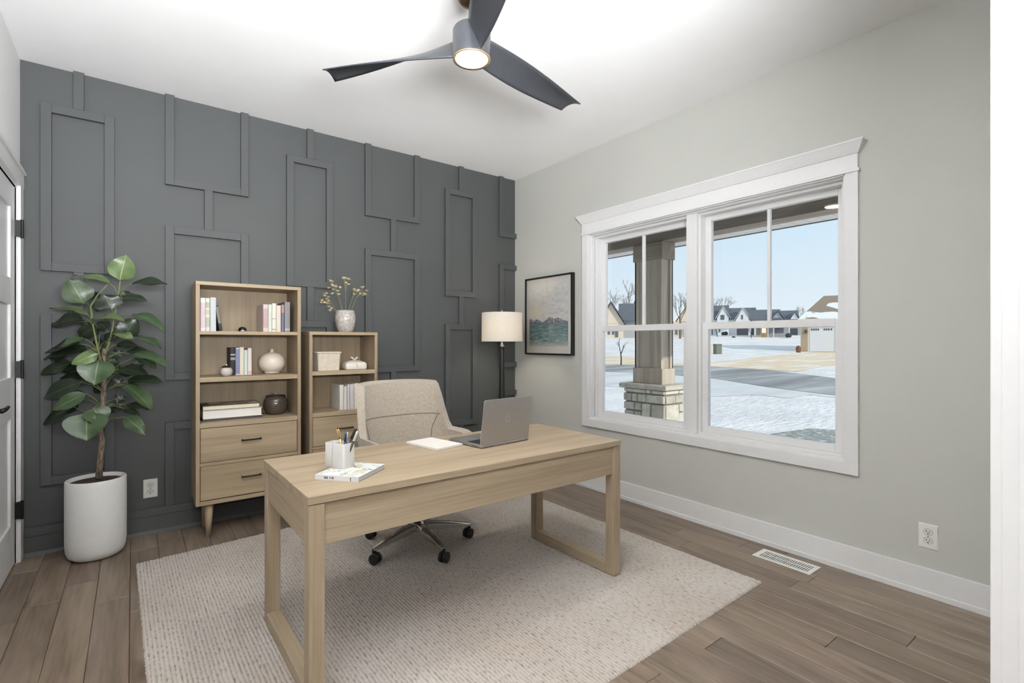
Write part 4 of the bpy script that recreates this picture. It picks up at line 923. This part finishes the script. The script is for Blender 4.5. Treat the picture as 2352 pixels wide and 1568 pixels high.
# unseen roof and outer walls of the house, added to block the sun
rf = MB().prism_y([(-9, 3.3), (OX + .3, 3.3), (OX + .3, 3.5), (-2.9, 6.4), (-9, 3.5)], -9, 14).build('roof', plain('asphalt_roof', srgb(88, 84, 80), .9)); struct(rf, 'unseen house roof, added to block the sun')
o = MB().box(-9, -8.8, -8, 13, -.6, 3.4).box(-8.8, OX, 12.8, 13, -.6, 3.4).box(XR + .02, OX, YB + .13, 12.8, -.6, 3.4).box(XR + .12, OX, -8, -.11, -.6, 3.4).box(-8.8, OX, -8.2, -8, -.6, 3.4).build('wall_outer', M['hallwall']); struct(o, 'unseen outer house walls, added to block the sun')
o = bx('porch_slab', plain('porch_concrete', srgb(205, 206, 208), .9), None, OX, 4.7, .3, 7.7, -.6, ODP + .08); struct(o, 'concrete porch slab')

# ------------------------------------------------------------------ outdoors: land
def hgt(d):
    if d < 15: return ODP
    if d < 45: return ODP + (d - 15) / 30 * .72
    if d < 95: return .27 + (d - 45) / 50 * 2.13
    return 2.4
def gp(px, py):
    lo, hi = 3.0, 200.0
    for _ in range(60):
        d = (lo + hi) / 2; y = 784 + F * (CH - hgt(d)) / d
        if y > py: lo = d
        else: hi = d
    return at(px, py, lo), lo
def snow():
    n = N('snow'); f = n.noise(n.coords(), .5, 6, .6); g = n.noise(n.coords((1, 3, 1)), 2.5, 4, .6)
    n.set(n.ramp(f, [(.35, srgb(230, 223, 216)), (.6, srgb(246, 239, 232))]), .8, 0, .2); n.bump(n.math('ADD', f, n.math('MULTIPLY', g, .4)), .8, .25); return n.m
M['snow'] = snow()
ds = [-12, 2, 4, 6, 8, 10, 12, 15, 18, 22, 26, 30, 35, 40, 45, 52, 60, 70, 82, 95, 130, 200]
def land(u, v):
    d = ds[round(v * (len(ds) - 1))]; x = (u - .5) * 300; p = FW * d + RT * x
    return (p.x, p.y, hgt(d) - .004)
o = MB().grid(land, 30, len(ds) - 1).build('ground', M['snow'], None, smooth=True); struct(o, 'snow-covered lawns')
def strip(name, far, near, m, lift, nx=60, ny=6, label=None, parent=None):
    def lerp(poly, x):
        for (xa, ya), (xb, yb) in zip(poly, poly[1:]):
            if xa <= x <= xb: return ya + (yb - ya) * (x - xa) / (xb - xa)
        return poly[-1][1]
    x0, x1 = far[0][0], far[-1][0]
    def fn(u, v):
        x = x0 + (x1 - x0) * u; y = lerp(far, x) + (lerp(near, x) - lerp(far, x)) * v
        p, d = gp(x, y); return (p.x, p.y, hgt(d) + lift)
    o = MB().grid(fn, nx, ny).build(name, m, parent, smooth=True); struct(o, label); return o
def streaky(name, stops, sc, rot=.6, rough=.9):
    n = N(name); f = n.noise(n.coords((.35, 2.2, 1), rot=(0, 0, rot)), sc, 5, .6, .4); n.set(n.ramp(f, stops), rough); return n.m
ra = math.atan2(.85, .53)
asph = streaky('wet_asphalt', [(.32, srgb(126, 124, 121)), (.5, srgb(158, 155, 151)), (.66, srgb(194, 191, 186))], .35, -ra)
strip('street', [(1250, 835), (1390, 838), (1500, 839), (1635, 842), (1780, 851), (1925, 869), (2080, 892)], [(1250, 851), (1390, 853), (1500, 857), (1635, 868), (1760, 888), (1920, 908), (2080, 932)], asph, .006, label='grey street across the snowy front yards')
ice = streaky('packed_ice', [(.3, srgb(206, 202, 196)), (.5, srgb(220, 216, 210)), (.7, srgb(236, 232, 227))], .4, -ra)
strip('icy_verge', [(1250, 852), (1390, 854), (1500, 858), (1635, 869), (1760, 889), (1920, 909), (2080, 933)], [(1250, 884), (1390, 886), (1500, 896), (1635, 911), (1740, 906), (1815, 915), (1860, 906), (2080, 934)], ice, .004, label='packed icy verge beside the street')
sand = streaky('salted_driveway', [(.36, srgb(236, 212, 180)), (.5, srgb(230, 202, 166)), (.6, srgb(244, 232, 214)), (.72, srgb(220, 188, 148))], .55, -.3)
strip('driveway', [(1520, 832), (1640, 831), (1700, 826), (1760, 818), (1840, 810), (1925, 807), (2080, 806)], [(1520, 837), (1640, 842), (1700, 845), (1760, 849), (1835, 853), (1870, 845), (1925, 837), (2080, 834)], sand, .008, label='sandy driveway up to the beige garage')
strip('side_road', [(1250, 815), (1390, 817), (1500, 821), (1519, 825)], [(1250, 834), (1390, 837), (1500, 838), (1519, 837)], sand, .008, 20, label='sandy side road left of the column')
gr = N('winter_grass'); f = gr.noise(gr.coords(), 9, 5, .7); gr.set(gr.ramp(f, [(.38, srgb(232, 234, 236)), (.46, srgb(176, 176, 166)), (.66, srgb(128, 126, 112))]), .95); gr.bump(f, 1, .05)
strip('grass_patch', [(1640, 984), (1700, 990), (1750, 1000), (1800, 992), (1860, 984), (1930, 988), (2000, 990)], [(1640, 988), (1700, 1004), (1750, 1022), (1800, 1060), (1860, 1075), (1930, 1080), (2000, 1080)], gr.m, .006, label='bare winter grass showing through the snow below the window')

# ------------------------------------------------------------------ outdoors: houses
HR_ = math.atan2(RT.y, RT.x)
WH = plain('white_siding', srgb(226, 227, 228), .7); ROOF = plain('grey_shingle', srgb(104, 108, 114), .9, var=.1, scale=2); GDOOR = plain('dark_garage_door', srgb(70, 72, 80), .6)
CREAM = plain('cream_siding', srgb(218, 205, 186), .8); BRN = plain('brown_shingle', srgb(150, 132, 112), .9, var=.12, scale=3); PANE = plain('far_window', srgb(96, 104, 114), .3); STONE = plain('tan_stone', srgb(186, 158, 128), .9, var=.1, scale=4); GREYW = plain('grey_siding', srgb(170, 172, 174), .8)
def house(label, pxc, pyb, d):
    p = at(pxc, pyb, d)
    th = math.atan((pxc - 1176) / F); return thing('house', label, 'house', p, HR_ - th), d, pxc, pyb, cos(th)
def L_(h, px, py): return ((px - h[2]) / F * h[1] * h[4], (h[3] - py) / F * h[1])   # local x, z from pixels
def wallbox(h, name, m, px0, px1, py0, py1, y0, y1):
    a, b = L_(h, px0, py1), L_(h, px1, py0); return bx(name, m, h[0], a[0], b[0], y0, y1, a[1] - (.6 if py1 == h[3] else 0), b[1])
def gable(h, name, m, apex, l, r, y0, y1): 
    A, B, C = L_(h, *apex), L_(h, *l), L_(h, *r); return MB().prism_y([B, C, A], y0, y1).build(name, m, h[0])
def roofslab(h, m, apex, l, r, y0, y1, th=.25):       # two sloping slabs along local y
    A, B, C = L_(h, *apex), L_(h, *l), L_(h, *r)
    return MB().prism_y([(B[0] - .2, B[1] - .1), (A[0], A[1]), (C[0] + .2, C[1] - .1), (C[0] + .2, C[1] - .1 + th), (A[0], A[1] + th), (B[0] - .2, B[1] - .1 + th)], y0, y1).build('roof', m, h[0])
def ridge_roof(h, m, px0, px1, py_ridge, py_eave, y0, yr, y1):   # ridge parallel to the facade
    a, b = L_(h, px0, py_eave), L_(h, px1, py_ridge); yz = [(y0, a[1]), (yr, b[1]), (y1, a[1])]
    return MB().prism_x([(y0 - .3, a[1] - .1), (yr, b[1] - .1), (y1 + .3, a[1] - .1), (y1 + .3, a[1] + .1), (yr, b[1] + .15), (y0 - .3, a[1] + .1)], a[0] - .2, b[0] + .2).build('roof', m, h[0])
def hipfill(h, m, px0, px1, py_r, py_e, y0, yr, y1):
    a, b = L_(h, px0, py_e), L_(h, px1, py_r); MB().prism_x([(y0, a[1]), (yr, b[1] - .1), (y1, a[1])], a[0], b[0]).build('gable_wall', m, h[0])
# white house with two front gables
h = house('white house with two front gables and a dark garage', 1680, 771, 106)
wallbox(h, 'wall', WH, 1628, 1732, 733, 771, 0, 9)
ridge_roof(h, ROOF, 1624, 1672, 699, 733, 0, 4.5, 9); hipfill(h, WH, 1628, 1672, 699, 733, 0, 4.5, 9); ridge_roof(h, ROOF, 1666, 1735, 706, 733, 0, 4.5, 9); hipfill(h, WH, 1667, 1732, 706, 733, 0, 4.5, 9)
gable(h, 'gable', WH, (1661, 705), (1646, 731), (1675, 731), -.6, 2); roofslab(h, M['snow'], (1661, 704), (1645, 731), (1676, 731), -.8, 2, .15); wallbox(h, 'gable_wall', WH, 1647, 1674, 731, 771, -.6, 0)
gable(h, 'gable', WH, (1706, 709), (1690, 735), (1723, 735), -1.2, 2); roofslab(h, M['snow'], (1706, 708), (1689, 735), (1724, 735), -1.4, 2, .15); wallbox(h, 'gable_wall', WH, 1690, 1724, 735, 771, -1.2, 0)
for r_ in ((1655, 1664, 723, 734), (1702, 1706, 724, 734), (1651, 1654, 748, 762), (1634, 1637, 750, 768)): w_ = wallbox(h, 'window', PANE, r_[0], r_[1], r_[2], r_[3], -1.25 if r_[0] > 1690 else -.65, -.5)
wallbox(h, 'garage_door', GDOOR, 1692, 1718, 752, 770, -1.28, -1.1); wallbox(h, 'garage_door', GDOOR, 1725, 1731, 752, 770, -.08, .1)
# grey-roofed house with stone porch
h = house('grey-roofed stone house with a lit porch window', 1765, 771, 84)
wallbox(h, 'wall', STONE, 1735, 1762, 748, 771, 0, 8); wallbox(h, 'wall', GREYW, 1762, 1812, 745, 771, 1.5, 8); wallbox(h, 'wall', GREYW, 1735, 1800, 732, 748, .2, 8)
ridge_roof(h, ROOF, 1722, 1790, 710, 733, -.5, 3.5, 8); hipfill(h, GREYW, 1724, 1788, 710, 733, 0, 3.5, 8)
gable(h, 'gable', GREYW, (1786, 716), (1772, 733), (1798, 733), -.6, 2); roofslab(h, ROOF, (1786, 715), (1771, 733), (1799, 733), -.8, 2, .2)
wallbox(h, 'porch_roof', ROOF, 1760, 1812, 743, 747, -.6, 1.6)
for x0 in (1763, 1776, 1811): wallbox(h, 'porch_post', WH, x0, x0 + 2, 747, 771, -.4, -.2)
wallbox(h, 'window', PANE, 1739, 1746, 753, 768, -.1, .1); wallbox(h, 'window', emit('lit_window', (1, .86, .6, 1), .6), 1750, 1759, 750, 764, -.1, .1); wallbox(h, 'window', PANE, 1780, 1800, 750, 764, 1.4, 1.6)
MB().prism_y([L_(h, 1720, 699), L_(h, 1731, 700), L_(h, 1742, 708), L_(h, 1736, 708)], 10, 18).build('rear_roof', ROOF, h[0])
# house with small gable and dark garage
h = house('far grey house with a dark garage, next to the beige garage', 1815, 771, 99)
wallbox(h, 'wall', GREYW, 1792, 1842, 733, 771, 0, 8); ridge_roof(h, ROOF, 1788, 1832, 712, 733, 0, 4, 8); hipfill(h, GREYW, 1792, 1830, 712, 733, 0, 4, 8)
gable(h, 'gable', WH, (1825, 718), (1815, 733), (1834, 733), -.6, 2); roofslab(h, ROOF, (1825, 717), (1814, 733), (1835, 733), -.8, 2, .2)
wallbox(h, 'garage_door', GDOOR, 1815, 1832, 754, 770, -.1, .1)
# beige garage
h = house('beige house with a white garage door and brown snowy roof', 1880, 808, 45)
wallbox(h, 'wall', CREAM, 1838, 1990, 736, 808, 0, 8)
wallbox(h, 'stone_pier', STONE, 1842, 1849, 750, 806, -.12, 0)
gd = wallbox(h, 'garage_door', WH, 1860, 1918, 749, 807, -.06, .05); wallbox(h, 'door_trim', CREAM, 1855, 1859.5, 745, 808, -.1, 0); wallbox(h, 'door_trim', CREAM, 1918.5, 1923, 745, 808, -.1, 0); wallbox(h, 'door_trim', CREAM, 1855, 1923, 744, 748.5, -.1, 0)
for x0 in (1863, 1868, 1873, 1878, 1892, 1897, 1902, 1908): wallbox(h, 'window', GDOOR, x0, x0 + 3, 754.5, 758.5, -.09, -.06)
wallbox(h, 'wall_lamp', GDOOR, 1848, 1853, 757, 765, -.3, -.1)
rb = N('snowy_brown_roof'); f = rb.noise(rb.coords((.5, 1, .8)), .5, 3, .5, .5); tcr = rb.n('TexCoord'); spr = rb.n('SeparateXYZ'); rb.l(tcr.outputs['Generated'], spr.inputs[0])
rb.set(rb.ramp(rb.math('SUBTRACT', f, rb.math('MULTIPLY', spr.outputs[2], .35)), [(.34, srgb(150, 132, 112)), (.36, srgb(240, 238, 236))]), .9)
A, B = L_(h, 1893, 672), L_(h, 1833, 733); C = (A[0] * 2 - B[0] + 6, B[1])
a, b = L_(h, 1893, 672), L_(h, 1834, 733)
MB().hexa([(b[0] - .1, -.5, b[1]), (L_(h, 2000, 733)[0], -.5, b[1]), (L_(h, 2000, 733)[0], 9, b[1]), (b[0] - .1, 9, b[1]), (a[0], 4, a[1]), (L_(h, 1985, 672)[0], 4, a[1]), (L_(h, 1985, 672)[0], 4.4, a[1]), (a[0], 4.4, a[1])]).build('roof', rb.m, h[0])
bx('fascia', CREAM, h[0], b[0] - .1, L_(h, 2000, 733)[0], -.55, -.4, b[1] - .12, b[1] + .03)
# cream houses left
h = house('cream gabled house seen left of the porch column', 1418, 776, 80)
wallbox(h, 'wall', CREAM, 1380, 1432, 742, 776, 0, 8); gable(h, 'gable', CREAM, (1403, 696), (1374, 744), (1434, 744), 0, 8); roofslab(h, ROOF, (1403, 694), (1373, 744), (1435, 744), -.6, 8, .25)
wallbox(h, 'wall', GREYW, 1432, 1475, 735, 776, 1.5, 8); ridge_roof(h, ROOF, 1424, 1480, 694, 735, 1, 5, 9); hipfill(h, GREYW, 1430, 1475, 694, 735, 1.5, 5, 8)
for r_ in ((1396, 1401, 753, 768), (1406, 1411, 753, 768), (1413, 1420, 755, 774)): wallbox(h, 'window', PANE, *r_, -.08, .05)
h = house('cream house seen right of the porch column', 1572, 776, 85)
wallbox(h, 'wall', CREAM, 1545, 1612, 738, 776, 0, 8); gable(h, 'gable', CREAM, (1580, 700), (1552, 740), (1610, 740), 0, 8); roofslab(h, M['snow'], (1580, 698), (1551, 740), (1611, 740), -.6, 8, .25)
for r_ in ((1551, 1556, 724 + 28, 768), (1560, 1566, 752, 768)): wallbox(h, 'window', PANE, *r_, -.08, .05)
wallbox(h, 'garage_door', GDOOR, 1570, 1590, 752, 774, -.1, .05)
# bare trees
bark = plain('winter_bark', srgb(120, 110, 102), .95); dbark = plain('dark_bark', srgb(74, 66, 62), .95)
def tree(label, px, pyb, d, hpx, seed, m=bark, spread=.5, depth=5):
    rnd = random.Random(seed); p = at(px, pyb, d); H = hpx / F * d
    t = thing('bare_tree', label, 'tree', p); tr = MB(); brn = MB()
    tr.tube([(0, 0, -.8), (0.02 * H, 0, H * .22), (0, .01 * H, H * .42)], [H * .028, H * .022, H * .016], 7)
    def grow(b, dv, L, r_, k):
        e_ = b + dv * L; mid = b + dv * L * .5 + Vector((rnd.uniform(-.06, .06), rnd.uniform(-.06, .06), 0)) * L
        brn.tube([b, mid, e_], [r_, r_ * .8, r_ * .6], 4)
        if k == 0: return
        for _ in range(rnd.choice([2, 3, 3])):
            nd = (dv + Vector((rnd.uniform(-1, 1), rnd.uniform(-1, 1), rnd.uniform(-.35, .5))) * spread * 1.3).normalized()
            grow(b + dv * L * rnd.uniform(.55, 1), nd, L * rnd.uniform(.6, .78), r_ * .6, k - 1)
    for _ in range(5):
        a = rnd.uniform(0, 2 * pi); grow(Vector((0, 0, H * rnd.uniform(.25, .42))), Vector((cos(a) * spread, sin(a) * spread, .9)).normalized(), H * .24, H * .008, depth - 1)
    tr.build('trunk', m, t); brn.build('branches', m, t)
tree('bare tree left of the column behind the cream house', 1405, 772, 96, 120, 1); tree('large bare tree directly behind the column', 1452, 774, 112, 140, 2); tree('bare tree just right of the column', 1562, 772, 78, 110, 3)
tree('bare tree behind the far grey house', 1838, 770, 114, 76, 5); tree('thin bare tree behind the white house', 1652, 770, 126, 100, 6)
tree('dark young tree in the yard left of the column', 1426, 838, gp(1426, 838)[1], 70, 8, dbark, .35, 3); tree('small dark tree by the white house', 1647, 778, 86, 36, 9, dbark, .5, 3); tree('small dark tree by the dark garage', 1725, 781, 80, 38, 10, dbark, .4, 3)
def shrub(label, px, py, d, w, hgt_, m):
    p = at(px, py, d); rnd = random.Random(int(px)); mb = MB()
    for k in range(5): 
        r_ = w * rnd.uniform(.4, .6); c_ = (rnd.uniform(-.4, .4) * w, rnd.uniform(-.3, .3) * w, 0)
        mb.lathe([(r_ * .6, -.05), (r_, hgt_ * .3), (r_ * .85, hgt_ * .7), (r_ * .3, hgt_ * rnd.uniform(.9, 1.1))], c_, 8)
    o = mb.build('shrub', m, None); o.location = p; tag(o, label, 'shrub')
SH = plain('dark_evergreen', srgb(66, 66, 62), .95, var=.2)
shrub('dark round shrub in front of the white house', 1664, 769, 90, .7, .6, SH); shrub('small dark shrub in the snow near the garage', 1685, 779, 82, .45, .5, SH); shrub('dark shrub before the far grey house', 1812, 774, 81, .8, .6, SH)
# utility boxes
p, d = gp(1652, 813)
t = thing('utility_box', 'green utility box standing in the snow', 'utility box', p, HR_ + .15); w = 7 / F * d; hh = 21 / F * d
gm = plain('utility_green', srgb(112, 116, 100), .6); bx('cabinet', gm, t, -w, w, 0, w * 2, -.1, hh, .02); MB().hexa([(-w - .03, -.03, hh), (w + .03, -.03, hh), (w + .03, w * 2, hh), (-w - .03, w * 2, hh), (-w, .1, hh + .08), (w, .1, hh + .08), (w, w * 2, hh + .08), (-w, w * 2, hh + .08)]).build('lid', gm, t)
p, d = gp(1637, 811)
t = thing('utility_pedestal', 'cream pedestal beside the green utility box', 'utility box', p, HR_); w = 5 / F * d; hh = 19 / F * d
bx('cabinet', CREAM, t, -w, w, 0, w * 1.5, -.1, hh, .02); bx('lid', CREAM, t, -w - .02, w + .02, -.02, w * 1.5 + .02, hh, hh + .05, .01)
p, d = gp(1834, 808); d = 44
p = at(1834, 808, d)
o = MB().lathe([(.16, -.1), (.2, .1), (.22, .35), (.14, .5), (.05, .56)], (0, 0, 0), 12).build('planter', plain('rust_brown', srgb(128, 84, 56), .9)); o.location = p; tag(o, 'rust brown planter at the corner of the beige garage', 'planter')
